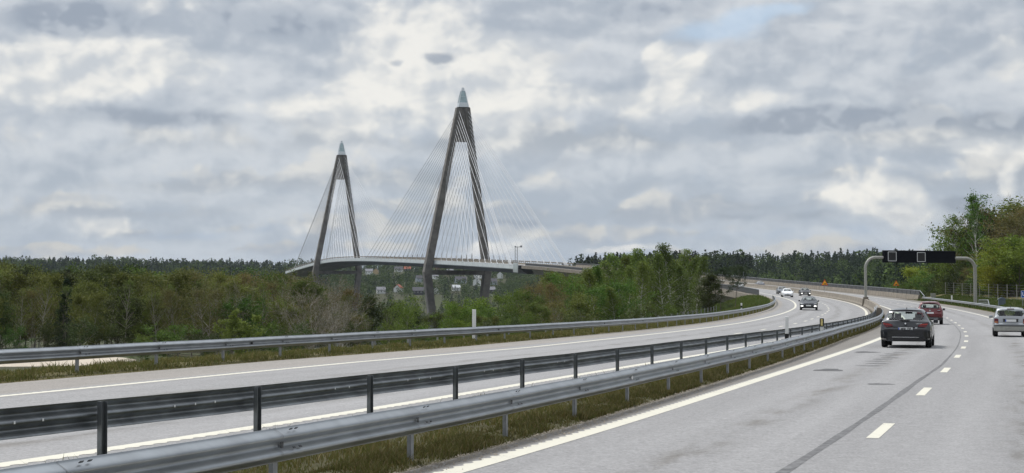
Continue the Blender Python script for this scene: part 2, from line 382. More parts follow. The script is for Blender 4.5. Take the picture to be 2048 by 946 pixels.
# painted lines
def line(name,f,w,s0,s1,step,teeth=0,side=-1,dz=.004):
    ss=np.arange(s0,s1+step/2,step); o=f(ss); a=o-w/2; b=o+w/2
    if teeth:
        t=np.where((np.arange(len(ss))//2)%2==0,teeth,0.)*np.clip(1.2-ss/120,0.25,1)
        if side<0: a=a-t
        else: b=b+t
    V=np.stack([rp(ss,a,dz),rp(ss,b,dz)],1).reshape(-1,3); i=np.arange(len(ss)-1)[:,None]*2
    F=np.concatenate([i,i+1,i+3,i+2],1)
    tag(addmesh(name,np_mesh(name,V,F,M['paint'])),kind='structure')
line('edge_line',fL1,.26,-30,110,.085,.05,-1); line('edge_line',fL1,.26,110,1590,3)
line('edge_line',fL3,.24,-30,1590,3)
line('edge_line',fO1,.26,-30,110,.085,.05,1); line('edge_line',fO1,.26,110,1590,3)
line('edge_line',fO3,.22,-30,90,.085,.03,-1); line('edge_line',fO3,.24,90,1590,3)
# broken lane lines, one sheet each
def dashes(name,f,cs,length,w):
    V=[];F=[]
    for c_ in cs:
        s0=c_-length/2; ss=np.linspace(s0,s0+length,4); o=f(ss)
        q=np.stack([rp(ss,o-w/2,.004),rp(ss,o+w/2,.004)],1).reshape(-1,3); b=len(V)
        V+=q.tolist(); F+=[(b+2*i,b+2*i+1,b+2*i+3,b+2*i+2) for i in range(3)]
    tag(addmesh(name,np_mesh(name,V,F,M['paint'])),kind='structure')
def cents(lst,p0,p1,end):
    lst=list(lst); lo=[lst[0]-p0*(k+1) for k in range(5)][::-1]; 
    while lst[-1]<end: lst.append(lst[-1]+p1)
    return lo+lst
dashes('lane_dashes',fL2,cents([25.5,36,46.5,57.5,68,78.5,90,102,114.5,127,138,149,159],10.6,11.2,640),2.9,.17)
dashes('lane_dashes',fO2,cents([46,57.2,68.4,79.5,90.5,102.5,113.5,125,136,145,155,164,172.5,181,190,198.5,207,216,226,237],11,11,640),3.0,.17)
# bitumen seam beside the lane line, patches
def wavy(name,f,ws,s0,s1,step,mat,dz=.0025):
    ss=np.arange(s0,s1,step); o=f(ss)+.01*np.sin(ss*.21); w=ws(ss)
    V=np.stack([rp(ss,o-w/2,dz),rp(ss,o+w/2,dz)],1).reshape(-1,3); i=np.arange(len(ss)-1)[:,None]*2
    tag(addmesh(name,np_mesh(name,V,np.concatenate([i,i+1,i+3,i+2],1),mat)),kind='structure')
def seam_mat():
    m,nt,b=newmat('bitumen_seam'); tc=nt.nodes.new('ShaderNodeTexCoord')
    n=noise(nt,tc.outputs['Object'],7,5,.7); setc(nt,b,mixc(nt,n.ss(.36,.74),(.045,.045,.047),(.15,.15,.152))); b.inputs['Roughness'].default_value=.7; return m
M['seam']=seam_mat()
wavy('road_seam',lambda s:np.interp(s,[0,20,40,50,60,90,140],[3.32,3.36,3.46,3.62,3.60,3.55,3.5]),lambda s:np.interp(s,[0,38,46,60,140],[.12,.12,.09,.05,.045])*(1+.12*np.sin(s*1.1)+.1*np.sin(s*.37+1)),-10,170,.25,M['seam'])
wavy('road_seam',lambda s:s*0+3.6,lambda s:.05+.02*np.sin(s*3),170,330,1,M['seam'])
def blob(name,s,off,ls,lo,mat,dz=.003,seed=0):
    r=np.random.default_rng(seed); n=26; a=np.linspace(0,2*np.pi,n,endpoint=False); k=1+.18*np.sin(a*3+r.random()*6)+.1*np.sin(a*7+r.random()*6)
    V=np.concatenate([rp([s],[off],dz),rp(s+np.sin(a)*k*ls/2,off+np.cos(a)*k*lo/2,dz)]); F=np.array([(0,1+i,1+(i+1)%n) for i in range(n)])
    tag(addmesh(name,np_mesh(name,V,F,mat)),kind='structure')
blob('road_patch',45.3,.98,1.5,.72,M['tar'],seed=1)
blob('road_patch',60.6,.75,1.6,.8,M['tar'],seed=2)
for i in range(8): blob('road_patch',48.5+i*1.75,1.75+.12*math.sin(i*2),.62,.62-.02*i,M['seam'],seed=5+i)
blob('road_patch',38.6,2.75,.7,.55,M['seam'],seed=20)
# joints in the surface across the carriageway are left plain
# ------------------------------------------------------------------ gravel track below the road on the left
def track(nm,u0,u1,rads,mat):
    us=np.linspace(u0,u1,60); V=[]
    for rr,dz in rads:
        a=(us-1024)/3500; ra=rr+(rads[1][0]*.5+rads[2][0]*.5-rr)*np.clip((us-u1+70)/70,0,1)**3
        x=np.sin(a)*ra; y=np.cos(a)*ra
        
        V.append(np.stack([x,y,terrain(x,y)+dz],-1))
    V=np.stack(V,1).reshape(-1,3); i=np.arange(59)[:,None]*4+np.arange(3)[None]
    F=np.stack([i,i+4,i+5,i+1],-1).reshape(-1,4)
    tag(addmesh(nm,np_mesh(nm,V,F,mat)),kind='structure')
track('gravel_track',-420,285,((133,-.2),(136,.16),(158,.2),(162,-.1)),M['gravel'])
track('meadow',-420,150,((163,-.2),(165,.14),(192,.2),(196,-.2)),M['meadow'])
track('meadow',560,860,((96,-.3),(99,.1),(150,.2),(154,-.2)),M['meadow'])
# ------------------------------------------------------------------ guard rails
_zz=[.312,.309,.300,.290,.278,.264,.25,.236,.222,.207,.192,.176,.156,.136,.12,.105,.09,.076,.062,.048,.034,.022,.012,.004,0]
WP=[(.042*(1-math.cos(4*math.pi*z/.312))*(1 if z<.3 and z>.012 else .7),z) for z in _zz]
def rail(name,f,s0,s1,face,top,first,pitch,label,step=1.,near_detail=(0,0),refl=False,mat='galv',posthalf=(.05,.04),wedge=()):
    """face +1: folds towards larger offsets"""
    topf=top if callable(top) else (lambda q:top+0*np.asarray(q,float)); top=float(topf(60.))
    root=empty(name,rp((s0+s1)/2,f((s0+s1)/2)),0,label=label,cat='guard rail',group='steel guard rails along the motorway')
    loc=Vector(root.location)
    ss=np.arange(s0,s1+.01,step); n=len(WP)
    pr=[(d,z) for d,z in WP]+[(d-.004,z) for d,z in WP[::-1]]
    m=len(pr); wob=.003*np.sin(ss*.85)+.004*np.sin(ss*.23+1)
    rows=[rp(ss,f(ss)+face*(d+.05)+wob*.5,0)+np.stack([0*ss,0*ss,topf(ss)-.312+z],-1)+np.stack([0*ss,0*ss,wob],-1) for d,z in pr]
    V=np.stack(rows,1)-np.array(loc); i=np.arange(len(ss)-1)[:,None]*m+np.arange(m)[None]; j=np.arange(len(ss)-1)[:,None]*m+(np.arange(m)+1)[None]%m
    F=np.stack([i,j,j+m,i+m],-1).reshape(-1,4)
    me=np_mesh('beam',V,F,M[mat],True)
    bm=bmesh.new(); bm.from_mesh(me); bmesh.ops.recalc_face_normals(bm,faces=bm.faces); bm.to_mesh(me); bm.free()
    addmesh('beam',me,root)
    for s in wedge:
        w_=MB(); w_.prism([(0,-.075),(0,.075),(-.09,.0)],lambda x,z:(.008,x,z),lambda x,z:(.03,x,z)); q=w_.build('wedge_reflector',M['white_plastic'] if near_detail[0]==10 else M['black_plastic'],root)
        q.location=Vector(rp(s,f(s)+face*.055,float(topf(s))-.156))-loc; q.rotation_euler=(0,0,-heading(s))
    # posts: a rolled sigma section
    pm=MB(); a,b=posthalf; t=.008; h=top-.012
    pm.box((0,0,h/2-.15),(2*a,t,h+.3)); pm.box((-a+t/2,b/2,h/2-.15),(t,b,h+.3)); pm.box((a-t/2,b/2,h/2-.15),(t,b,h+.3)); pm.box((-a*.4,t,h/2-.15),(t*2,t*2,h+.3)); pm.box((a*.4,t,h/2-.15),(t*2,t*2,h+.3))
    pmesh=pm.mesh('post',M['galv_shaded'] if refl else M['galv_old']); sm=MB(); sm.box((0,0,0),(.05,.012,.03)); sm.box((0,0,.1),(.018,.014,.05)); slot=sm.mesh('splice_bolt',M['dark_steel'])
    s=first; cnt=0
    while s<s1 and cnt<100:
        p=rp(s,f(s),float(topf(s))-top); o=addmesh('post',pmesh,root); o.location=Vector(p)-loc; o.rotation_euler=(0,0,-heading(s)+math.pi/2*0+(0 if face>0 else math.pi)+math.pi/2)
        if near_detail[0]<=s<=near_detail[1]:
            for ds,zz in((0,.156),(.16,.12),(.3,.12),(.12,.29),(.24,.29)):
                d=.018 if zz==.156 else .07 if zz==.12 else .052
                b=MB(); b.box((0,0,0),(.006,.05 if zz!=.156 else .055,.02 if zz!=.156 else .07)); q=b.build('splice_bolt',M['dark_steel'],root)
                q.location=Vector(rp(s+ds,f(s+ds)+face*(d+.052),float(topf(s))-.312+zz))-loc; q.rotation_euler=(0,(-.9 if zz==.29 else .9 if zz==.12 else 0)*-face,-heading(s))
        if s<near_detail[1]+12:      # lap joint: the end of one beam lying over the next
            pf=[(dd+.0035,z_) for dd,z_ in WP]; V2=[]
            for q in(0,.014): V2.append(np.array([rp(s-.12+q,f(s)+face*(dd+.05),float(topf(s))-.312+z_) for dd,z_ in pf])-np.array(loc))
            nn=len(pf); V2=np.concatenate(V2); k_=np.arange(nn-1)[:,None]; addmesh('lap_joint',np_mesh('lap_joint',V2,np.concatenate([k_,k_+1,k_+1+nn,k_+nn],1),M['galv_old']),root)
        if refl and s<34:
            for ds in ((1.7,2.2,2.7) if cnt%3 else (2.6,3.1)):
                b=MB(); b.box((0,0,0),(.004,.03,.028)); q=b.build('reflector',M['white_plastic'],root,bevel=.003)
                q.location=Vector(rp(s+ds,f(s+ds)+.05*face-.006*face,float(topf(s))-.156))-loc; q.rotation_euler=(0,0,-heading(s))
        s+=pitch; cnt+=1
    return root
rail('guard_rail',fR1,2,172,+1,lambda q:.62+.058*np.clip(1-np.asarray(q,float)/60,0,1),7.3,3.7,'silver steel guard rail nearest the camera, on the right edge of the grassy median',.5,(10,60),wedge=[29.5,58.])
rail('guard_rail',fR2,4,178,-1,.66,9.4,3.72,'darker guard rail seen from behind, along the far edge of the grassy median',.5,refl=True,mat='galv_shaded',posthalf=(.062,.05))
rail('guard_rail',fR3,18,262,+1,.66,20.42,3.78,'guard rail along the outer left shoulder, in front of the tree belt',.5,(20,60),wedge=[44.8,68.5,87.,98.])
rail('guard_rail',fRB,40,284,-1,.68,42,4.,'guard rail along the far right shoulder, ending at the concrete bridge wall',1.)
# ------------------------------------------------------------------ swept structures
def sweep(name,ss,poly,mat,parent=None,loc=(0,0,0),smooth=False,caps=True):
    """closed (off,dz) polygon swept along the road; off may be a function"""
    ss=np.asarray(ss,float); m=len(poly)
    rows=[rp(ss,o(ss) if callable(o) else o,dz) for o,dz in poly]
    V=np.stack(rows,1).reshape(-1,3)-np.array(loc); n=len(ss); k=np.arange(m)
    F=[(i*m+a,i*m+(a+1)%m,(i+1)*m+(a+1)%m,(i+1)*m+a) for i in range(n-1) for a in range(m)]
    if caps: F+=[tuple(range(m)),tuple((n-1)*m+a for a in range(m-1,-1,-1))]
    b=MB(); b.add(V.tolist(),F); return b.build(name,mat,parent,smooth)
def frame(s):
    ph=heading(s); return Vector((math.sin(ph),math.cos(ph),0)),Vector((math.cos(ph),-math.sin(ph),0))
def rz(s): return -heading(s)      # object whose local +Y looks along the road
# ---- concrete median barrier
SB=np.concatenate([np.arange(158,420,3.),np.arange(420,1600,6.)])
root=empty('concrete_barrier',rp(300,-2.05),label='long brown concrete median barrier curving away to the bridge',cat='barrier')
def mb(d): return lambda s: fMB(s)+d
sweep('barrier_wall',SB,[(mb(-.36),-.25),(mb(-.36),.08),(mb(-.24),.3),(mb(-.16),.84),(mb(.16),.84),(mb(.24),.3),(mb(.36),.08),(mb(.36),-.25)],M['conc'],root,root.location)
# ---- right-hand bridge wall with railing
def parapet(nm,s0,s1,off,side,label,h=.85,top=1.62,panel=True,wall=True):
    loc=rp((s0+s1)/2,off); r=empty(nm,loc,label=label,cat='bridge railing',group='bridge railings')
    ss=np.arange(s0,s1+1,4.) if s1<800 else np.concatenate([np.arange(s0,420,4.),np.arange(max(s0,420),s1,6.)])
    if wall: sweep('concrete_wall',ss,[(off-.24*side,-.3),(off-.24*side,.1),(off-.12*side,h),(off+.25*side,h),(off+.25*side,-.3)],M['conc'],r,loc)
    o2=off+.12*side
    if panel: sweep('dark_panel',ss,[(o2-.02,h+.02),(o2-.02,top-.1),(o2+.02,top-.1),(o2+.02,h+.02)],M['dark_steel'],r,loc)
    sweep('top_rail',ss,[(o2-.07,top-.1),(o2-.07,top),(o2+.07,top),(o2+.07,top-.1)],M['galv'],r,loc)
    p=MB(); p.box((0,0,(top-h)/2-.06),(.09,.12,top-h-.1)); pm=p.mesh('post',M['galv_old'])
    k=0; s=s0+.3; st=max(3.,(s1-s0)/95)
    while s<s1 and k<96:
        o=addmesh('post',pm,r); o.location=Vector(rp(s,o2-.09*side,h))-r.location; o.rotation_euler=(0,0,rz(s)); s+=st; k+=1
    return r
r=parapet('bridge_parapet',290,812,11.45,1,'concrete wall topped by a dark railing, right of the road to the bridge')
b=MB(); b.tube([Vector(rp(290,11.57,1.57))-r.location,Vector(rp(284.5,11.57,.75))-r.location],.06,6); b.build('end_bar',M['galv'],r)
parapet('bridge_parapet',302,808,-13.75,-1,'dark steel railing beginning behind the end of the left guard rail',h=.12,top=1.15,wall=False)
# ---- approach viaduct
r=empty('approach_viaduct',rp(300,-1.5),label='brown concrete viaduct carrying the road to the cable-stayed bridge',cat='viaduct')
SV=np.concatenate([np.arange(292,420,4.),np.arange(420,813,6.)])
sweep('deck_slab',SV,[(-14.3,-.06),(-14.3,-1.35),(-12.2,-1.7),(9.8,-1.7),(12.1,-1.35),(12.1,-.06)],M['conc'],r,r.location)
sweep('girder',SV,[(-9.5,-1.68),(-8.2,-4.0),(5.8,-4.0),(7.1,-1.68)],M['conc_grey'],r,r.location)
for s in np.arange(340,813,58.):
    t,n=frame(s); zt=float(rp(s,-1.2)[2])-4.05; 
    for o in(-6,3.6):
        b=MB(); p=Vector(rp(s,o)); zb=float(terrain(np.array([p.x]),np.array([p.y]))[0])-1
        b.box((p.x-r.location.x,p.y-r.location.y,(zt+zb)/2-r.location.z),(2.6,1.8,zt-zb),rz(s))
        b.build('pier',M['conc_grey'],r)
b=MB(); p=Vector(rp(293,-1.2))-r.location; b.box((p.x,p.y,p.z-4.2),(26,1.6,8),rz(293)); b.build('abutment',M['conc'],r)
b=MB(); 
for o in(-13.2,): 
    p=Vector(rp(345,o))-r.location; b.box((p.x,p.y,p.z-.7),(1.1,1.6,3.2),rz(345))
b.build('pilaster',M['conc_grey'],r)
# ---- cable-stayed bridge
CEN=-1.6
BR=empty('cable_stayed_bridge',rp(1000,CEN),label='cable-stayed bridge with two tall pointed concrete pylons in the distance',cat='bridge'); BL=BR.location
SD=np.arange(816,1660,8.)
dk=sweep('deck',SD,[(-14.4,-.08),(-14.4,-1.6),(-10,-4.0),(7.5,-4.0),(11.6,-1.6),(11.6,-.08)],M['dark_steel'],BR,BL)
for sd,o in(('l',-15.0),('r',12.0)):
    q=1 if sd=='r' else -1
    sweep('edge_beam',SD,[(o-.5*q,.22),(o+.35*q,.22),(o+.35*q,-1.75),(o-.1*q,-2.1),(o-.5*q,-1.75)],M['white_steel'],BR,BL)
    sweep('railing',SD,[(o-.1,.95),(o-.1,1.5),(o+.1,1.5),(o+.1,.95)],M['conc'],BR,BL)
    b=MB()
    for s in np.arange(818,1650,4.):
        p=Vector(rp(s,o))-BL; b.box((p.x,p.y,p.z+.6),(.2,.25,.95),rz(s))
    tag(b.build('railing_posts',M['conc_grey'],BR),kind='stuff')
b=MB()
for i in range(5):
    p=Vector(rp(815.5,-15.2+i*.15))-BL
for i in range(6):
    p=Vector(rp(813+i*1.6,-15.45))-BL; b.box((p.x,p.y,p.z-1.1),(.5,.35,4.4),rz(815))
b.build('joint_housing',M['white_steel'],BR)
LEAN=3.2
def leg_n(z,side):   # lateral offset from the centre line
    zz=[-36,18.0,111.]; return float(np.interp(z,zz,[-11.0,-17.4,-2.15])) * (1 if side<0 else -1)+ LEAN*max(0,(z-18)/93)
for s0 in(1000,1416):
    t,n=frame(s0); C=Vector(rp(s0,CEN)); C.z=0; dz=float(rp(s0,CEN)[2])-24.1
    dz=0 if s0==1000 else 6.6
    py=link(bpy.data.objects.new('pylon',None),BR); py.location=C-BL; py.location.z=-BL.z+dz
    def P(nn,tt,z): return n*nn+t*tt+Vector((0,0,z))
    for sd in(-1,1):
        b=MB(); secs=[(-36,4.0,5.0),(18,4.2,5.6),(60,3.8,5.2),(111,3.3,4.4)]
        vs=[];
        for z,wn,wt in secs:
            c=leg_n(z,sd)
            for a,d in((-1,-1),(1,-1),(1,1),(-1,1)): vs.append(P(c+a*wn/2,d*wt/2,z))
        fs=[(i*4+k,i*4+(k+1)%4,i*4+4+(k+1)%4,i*4+4+k) for i in range(3) for k in range(4)]+[(3,2,1,0),(12,13,14,15)]
        b.add(vs,fs); b.build('leg',M['pylon'],py,bevel=.3)
    b=MB(); vs=[P(a*15.6,d*2.2,z) for z in(16.4,18.9) for a,d in((-1,-1),(1,-1),(1,1),(-1,1))]
    b.add(vs,[(3,2,1,0),(4,5,6,7),(0,1,5,4),(1,2,6,5),(2,3,7,6),(3,0,4,7)]); b.build('crossbeam',M['pylon'],py)
    b=MB(); L0,L1_=leg_n(91.5,-1),leg_n(91.5,1); T0,T1=leg_n(110.9,-1),leg_n(110.9,1)
    vs=[P(L0,-1.5,91.5),P(L1_,-1.5,91.5),P(L1_,1.5,91.5),P(L0,1.5,91.5),P(T0,-1.5,110.9),P(T1,-1.5,110.9),P(T1,1.5,110.9),P(T0,1.5,110.9)]
    b.add(vs,[(3,2,1,0),(4,5,6,7),(0,1,5,4),(1,2,6,5),(2,3,7,6),(3,0,4,7)]); b.build('cable_chamber',M['pylon'],py)
    def tier(nm,z0,h0,d0,z1,h1,d1,mat):
        b=MB(); vs=[P(LEAN+a*h,d*dd,z) for z,h,dd in((z0,h0,d0),(z1,h1,d1)) for a,d in((-1,-1),(1,-1),(1,1),(-1,1))]
        b.add(vs,[(3,2,1,0),(4,5,6,7),(0,1,5,4),(1,2,6,5),(2,3,7,6),(3,0,4,7)]); return b.build(nm,mat,py)
    tier('cap_base',111.02,3.0,2.6,113.6,2.55,2.3,M['capmetal']); tier('glass_cap',113.62,2.2,1.9,120.3,.95,.85,M['glasscap']); tier('cap_tip',120.32,.95,.85,122.2,.6,.55,M['capmetal'])
    b=MB()
    for a in(-1,1):
        for d in(-1,1): b.tube([P(LEAN+a*2.42,d*2.16,113.6),P(LEAN+a*1.05,d*.95,120.3)],.17,5)
    b.tube([P(LEAN-1.9,-1.66,117),P(LEAN+1.9,-1.66,117)],.09,4)
    b.build('cap_frame',M['capmetal'],py)
ncab=0; stuffb=MB(); allc=[]
for s0 in(1000,1416):
    t,n=frame(s0); C=Vector(rp(s0,CEN)); dz=0 if s0==1000 else 6.6; C.z=0
    for sd in(-1,1):
        for dirn in(-1,1):
            for i in range(15):
                near=20+i*13.2 if dirn*(1 if s0==1000 else -1)>0 else min(19+i*12.6,168+ (i-11)*2.2)
                sdk=s0+dirn*near; o=CEN+sd*13.6
                a=Vector(rp(sdk,o,-.2))-BL; z=73+i*2.55
                top=C+n*leg_n(z,sd)+Vector((0,0,z+dz))+t*dirn*2.0-BL
                allc.append((a,top))
for i,(a,top) in enumerate(allc):
    d=(top-a).normalized(); 
    b=MB() if i<100 else stuffb
    b.tube([a,a+d*4.6],.3,5); b.tube([a+d*4.6,top],.118,4)
    if i<100: b.build('stay_cable',M['cable'],BR)
tag(stuffb.build('stay_cable',M['cable'],BR),kind='stuff')
# ------------------------------------------------------------------ picture <-> place (used to survey positions)
def at(u,off,s0=100,s1=900):
    """station on offset line seen under image column u"""
    ss=np.linspace(s0,s1,4000); p=rp(ss,off(ss) if callable(off) else off); 
    return float(ss[np.abs(1024+3500*p[:,0]/p[:,1]-u).argmin()])
def zat(v,Y): return CAM_H+(601.5-v)/3500*Y
# ------------------------------------------------------------------ gantry
def gantry():
    sl,sr=205.,222.; L=Vector(rp(sl,-2.05)); R=Vector(rp(sr,12.9))
    # slide both feet along the road to the surveyed columns
    sl=at(1731,-2.05,150,300); sr=at(1950,11.85,150,320); L=Vector(rp(sl,-2.05)); R=Vector(rp(sr,11.85)); print('gantry',sl,sr)
    r=empty('sign_gantry',L,label='grey tubular sign gantry spanning our side of the road with a black panel',cat='gantry')
    zl=zat(514.5,L.y); zr=zat(517,R.y); X=(R-L); X.z=0; D=X.length; X.normalize()
    o=Vector((0,0,0)); rad=1.35
    def arm(base,inx,zt,length):
        pts=[base,base+Vector((0,0,zt-rad))]
        for k in range(1,7):
            a=k/6*math.pi/2; pts.append(base+Vector((0,0,zt-rad+rad*math.sin(a)))+inx*rad*(1-math.cos(a)))
        pts.append(base+Vector((0,0,zt))+inx*length); return pts
    UL=lambda u,zz: None
    # panel ends under columns 1766 and 1910
    def col(u):
        k=(u-1024)/3500; # L + X*d with x/y = k
        return (k*L.y-L.x)/(X.x-k*X.y)
    d0,d1=col(1766),col(1910)
    b=MB(); b.tube(arm(o+Vector((0,0,.85)),X,zl-L.z-.85,d0+.1),.175,14); b.build('post',M['grey_paint'],r,True)
    b=MB(); b.tube(arm(R-L,-X,zr-R.z,D-d1+.1),.215,14); b.build('post',M['grey_paint'],r,True)
    b=MB(); b.box((0,0,.45),(.95,1.15,.9),rz(sl),taper=.86); b.box((0,0,1.02),(.62,.62,.25),rz(sl)); b.build('pedestal',M['conc'],r,bevel=.04)
    z0=zat(502,L.y+2)-L.z; z1=zat(525.5,L.y+2)-L.z; c=X*((d0+d1)/2); w=d1-d0
    ang=math.atan2(X.y,X.x); Mx=Matrix.Rotation(ang,3,'Z')
    b=MB(); b.box((c.x,c.y,(z0+z1)/2),(w,.38,z0-z1),M=Mx); pan=b.build('message_panel',M['black'],r,bevel=.015)
    b=MB(); b.box((c.x,c.y,z0+.03),(w+.04,.44,.05),M=Mx); b.build('panel_edge',M['dark_steel'],r)
    Yv=-Vector((-X.y,X.x,0))   # towards traffic
    for u in(1783,1841):
        d=col(u); cc=X*d+Yv*.2; z=(z0+z1)/2+(.03 if u<1800 else -.02); s=1.12
        f=MB()
        for dx,dz,a,h in((0,s/2,s,.05),(0,-s/2,s,.05),(s/2,0,.05,s-.05),(-s/2,0,.05,s-.05)):
            f.box((cc.x+X.x*dx,cc.y+X.y*dx,z+dz),(a,.05,h),M=Mx)
        fr=f.build('display_frame',M['sign_white'],pan)
        f=MB(); f.box((cc.x-Yv.x*.0,cc.y,z),(s-.08,.02,s-.08),M=Mx); f.build('lane_display',M['black_plastic'],pan)
    # second arm bar behind the panel
    b=MB(); b.tube([X*(d0-.1)+Vector((0,0,zl-L.z)),X*(d1+.1)+Vector((0,0,zr-L.z))],.14,8); b.build('crossbar',M['grey_paint'],r)
    # crash railing in front of the right foot
    g=empty('foot_railing',R-Vector((0,0,.0)),rz(sr),label='low grey barred railing around the right foot of the gantry',cat='railing')
    b=MB(); y0,y1=-7.,2.6; 
    b.tube([(.75,y0-1.6,.1),(.75,y0,.95),(.75,y1,.95),(.75,y1+1.0,.1)],.055,6); b.build('top_bar',M['galv'],g,True)
    b=MB(); b.tube([(.75,y0,.55),(.75,y1,.55)],.04,6); b.build('middle_bar',M['galv'],g)
    for k in range(8):
        b=MB(); yy=y0+(y1-y0)*k/7; b.tube([(.75,yy,-.5),(.75,yy,.95)],.04,6); b.build('upright',M['galv_old'],g)
gantry()
# ------------------------------------------------------------------ small roadside things
def delineator(p,h,label,black=None,rot=0,reflect=True,w=.12):
    r=empty('delineator_post',p,rot,label=label,cat='marker post',group='roadside marker posts')
    b=MB(); b.prism([(-w/2,0),(0,-.045),(w/2,0),(w/2,.05),(-w/2,.05)],lambda x,y:(x,y,-.5),lambda x,y:(x,y,h)); b.build('post',M['white_plastic'],r,bevel=.006)
    if black:
        b=MB(); b.box((0,0,(black[0]+black[1])/2),(w+.012,.11,black[1]-black[0])); b.build('black_band',M['black_plastic'],r)
        if reflect:
            b=MB(); b.box((0,-.06,(black[0]+black[1])/2),(w*.5,.02,(black[1]-black[0])*.8)); b.build('reflector',M['reflector'],r)
    return r
s=at(948,-15.35,30,120); delineator(rp(s,-15.35),1.32,'plain white marker post standing against the left outer guard rail',w=.15,rot=rz(s))
s=at(1486,-14.3,60,160); p=rp(s,-14.3); delineator(p,1.05,'white marker post with a black band behind the far left guard rail',black=(.62,.82),rot=rz(s),reflect=False,w=.15)
s=at(1573,-1.95,40,120); d=delineator(rp(s,-1.95,-.2),zat(633.5,float(rp(s,-1.95)[1]))+.2-float(rp(s,-1.95)[2]),'plain white marker post with a black foot in the median',black=(-.1,.80),rot=rz(s),reflect=False)
s=at(1643,-1.95,50,140); delineator(rp(s,-1.95,-.2),zat(636,float(rp(s,-1.95)[1]))+.2-float(rp(s,-1.95)[2]),'white marker post with a yellow reflector on its black head in the median',black=(.86,1.2),rot=rz(s),w=.16)
s=at(1754,-2.25,100,170); delineator(rp(s,-2.25),1.0,'short white marker post where the median rail meets the concrete barrier',rot=rz(s),w=.2)
s=at(1903,12.0,150,300); delineator(rp(s,12.0),1.25,'white marker post behind the right guard rail near the trees',rot=rz(s),w=.2)
def cab(u,off,w,h,label,mat,s0=120,s1=320,base=.2):
    s=at(u,off,s0,s1); p=Vector(rp(s,off)); p.z=float(terrain(np.array([p.x]),np.array([p.y]))[0])
    return s,p
s=at(2003,13.6,120,280); p=Vector(rp(s,13.6,.1)); r=empty('utility_cabinet',p,rz(s),label='small blue-grey utility cabinet with a pitched lid on the grassy bank',cat='cabinet')
b=MB(); b.box((0,0,.45),(.8,.5,1.3)); b.build('body',M['cabinet'],r,bevel=.02)
b=MB(); b.prism([(-.48,1.1),(.48,1.1),(.3,1.28),(0,1.38),(-.3,1.28)],lambda x,z:(x,-.3,z),lambda x,z:(x,.3,z)); b.build('lid',M['cabinet'],r)
s=at(1866,12.1,200,330); r=empty('junction_box',rp(s,12.1,.0),rz(s),label='small pale grey box on a post beyond the right guard rail',cat='box')
b=MB(); b.box((0,0,1.0),(.75,.3,.6)); b.build('box',M['grey_paint'],r,bevel=.02); b=MB(); b.tube([(0,0,-.4),(0,0,.72)],.06,6); b.build('post',M['galv_old'],r)
def tri_sign(u,off,label,v0,size=1.05,base=.85):
    s=at(u,off,200,420); p=Vector(rp(s,off,base)); r=empty('warning_sign',p,rz(s),label=label,cat='road sign',group='triangular warning signs')
    zb=zat(v0,p.y)-p.z
    b=MB(); b.tube([(0,0,-.1),(0,0,zb+.5)],.04,8); b.build('pole',M['galv'],r)
    H=size*.9
    def tri(k,y0,y1,nm,mat,par):
        c=H/3; pts=[(-size/2*k,c-c*k),(size/2*k,c-c*k),(0,c+(H-c)*k)]
        b=MB(); b.prism(pts,lambda x,z:(x,y0,z+zb),lambda x,z:(x,y1,z+zb)); return b.build(nm,mat,par)
    bd=tri(1,-.075,-.05,'sign_plate',M['sign_red'],r); tri(.72,-.085,-.0755,'yellow_field',M['orange'],bd)
    b=MB(); c=zb+H*.16; b.prism([(-.24,c),(.24,c),(.2,c+.12),(.1,c+.19),(0,c+.1),(-.06,c+.16),(-.16,c+.1)],lambda x,z:(x,-.094,z),lambda x,z:(x,-.086,z)); b.build('symbol',M['ink'],bd)
tri_sign(1649,-2.05,'yellow warning triangle on the median barrier, left of the gantry post',570.5,1.18)
tri_sign(1792,11.45,'yellow warning triangle on the right bridge wall, below the gantry panel',571.5,1.12)
# place-name sign at the right edge
s=at(2046,14.2,140,260); p=Vector(rp(s,14.2,.3)); r=empty('place_name_sign',p,rz(s),label='blue sign with white letters on the right bank beyond the silver car',cat='road sign')
zc=zat(588.5,p.y)-p.z
b=MB(); b.box((.5,0,zc),(1.5,.04,.8)); pl=b.build('sign_plate',M['sign_blue'],r)
f=MB()
for dx,dz,a,h in((0,.385,1.46,.035),(0,-.385,1.46,.035),(.715,0,.035,.77),(-.715,0,.035,.77)): f.box((.5+dx,-.024,zc+dz),(a,.012,h))
f.build('border',M['sign_white'],pl)
text('lettering','UD',.52,M['sign_white'],pl,Matrix.Translation((-.12,-.026,zc))@Matrix.Rotation(math.pi/2,4,'X'),'LEFT',bold=.012)
for dx in(-.05,1.05):
    b=MB(); b.tube([(dx,.06,-1.2),(dx,.06,zc+.3)],.045,8); b.build('post',M['galv'],r)
# wildlife fences
def fence(pts,label,ph,wires=6,mat='wood_post',pr=.07):
    r=empty('wildlife_fence',pts[0],label=label,cat='fence'); loc=Vector(pts[0])
    for p in pts:
        b=MB(); q=Vector(p)-loc; b.tube([q-Vector((0,0,.6)),q+Vector((0,0,ph))],pr,6); b.build('post',M[mat],r)
    b=MB()
    for k in range(wires):
        b.tube([Vector(p)-loc+Vector((0,0,.15+k*(ph-.25)/(wires-1))) for p in pts],.008,3,False)
    b.build('wire_mesh',M['galv_old'],r)
def gz(p,dz=0):
    p=Vector(p); p.z=float(terrain(np.array([p.x]),np.array([p.y]))[0])+dz; return p
fence([Vector(rp(s,16.2,1.0)) for s in np.arange(168,300,9)],'wire wildlife fence on pale posts along the right bank below the trees',2.0,pr=.05)
fence([Vector(rp(s,-19.,-.9)) for s in np.arange(62,196,4.2)],'low wire fence on thin grey posts below the left guard rail',1.15,4,'galv_old',.045)
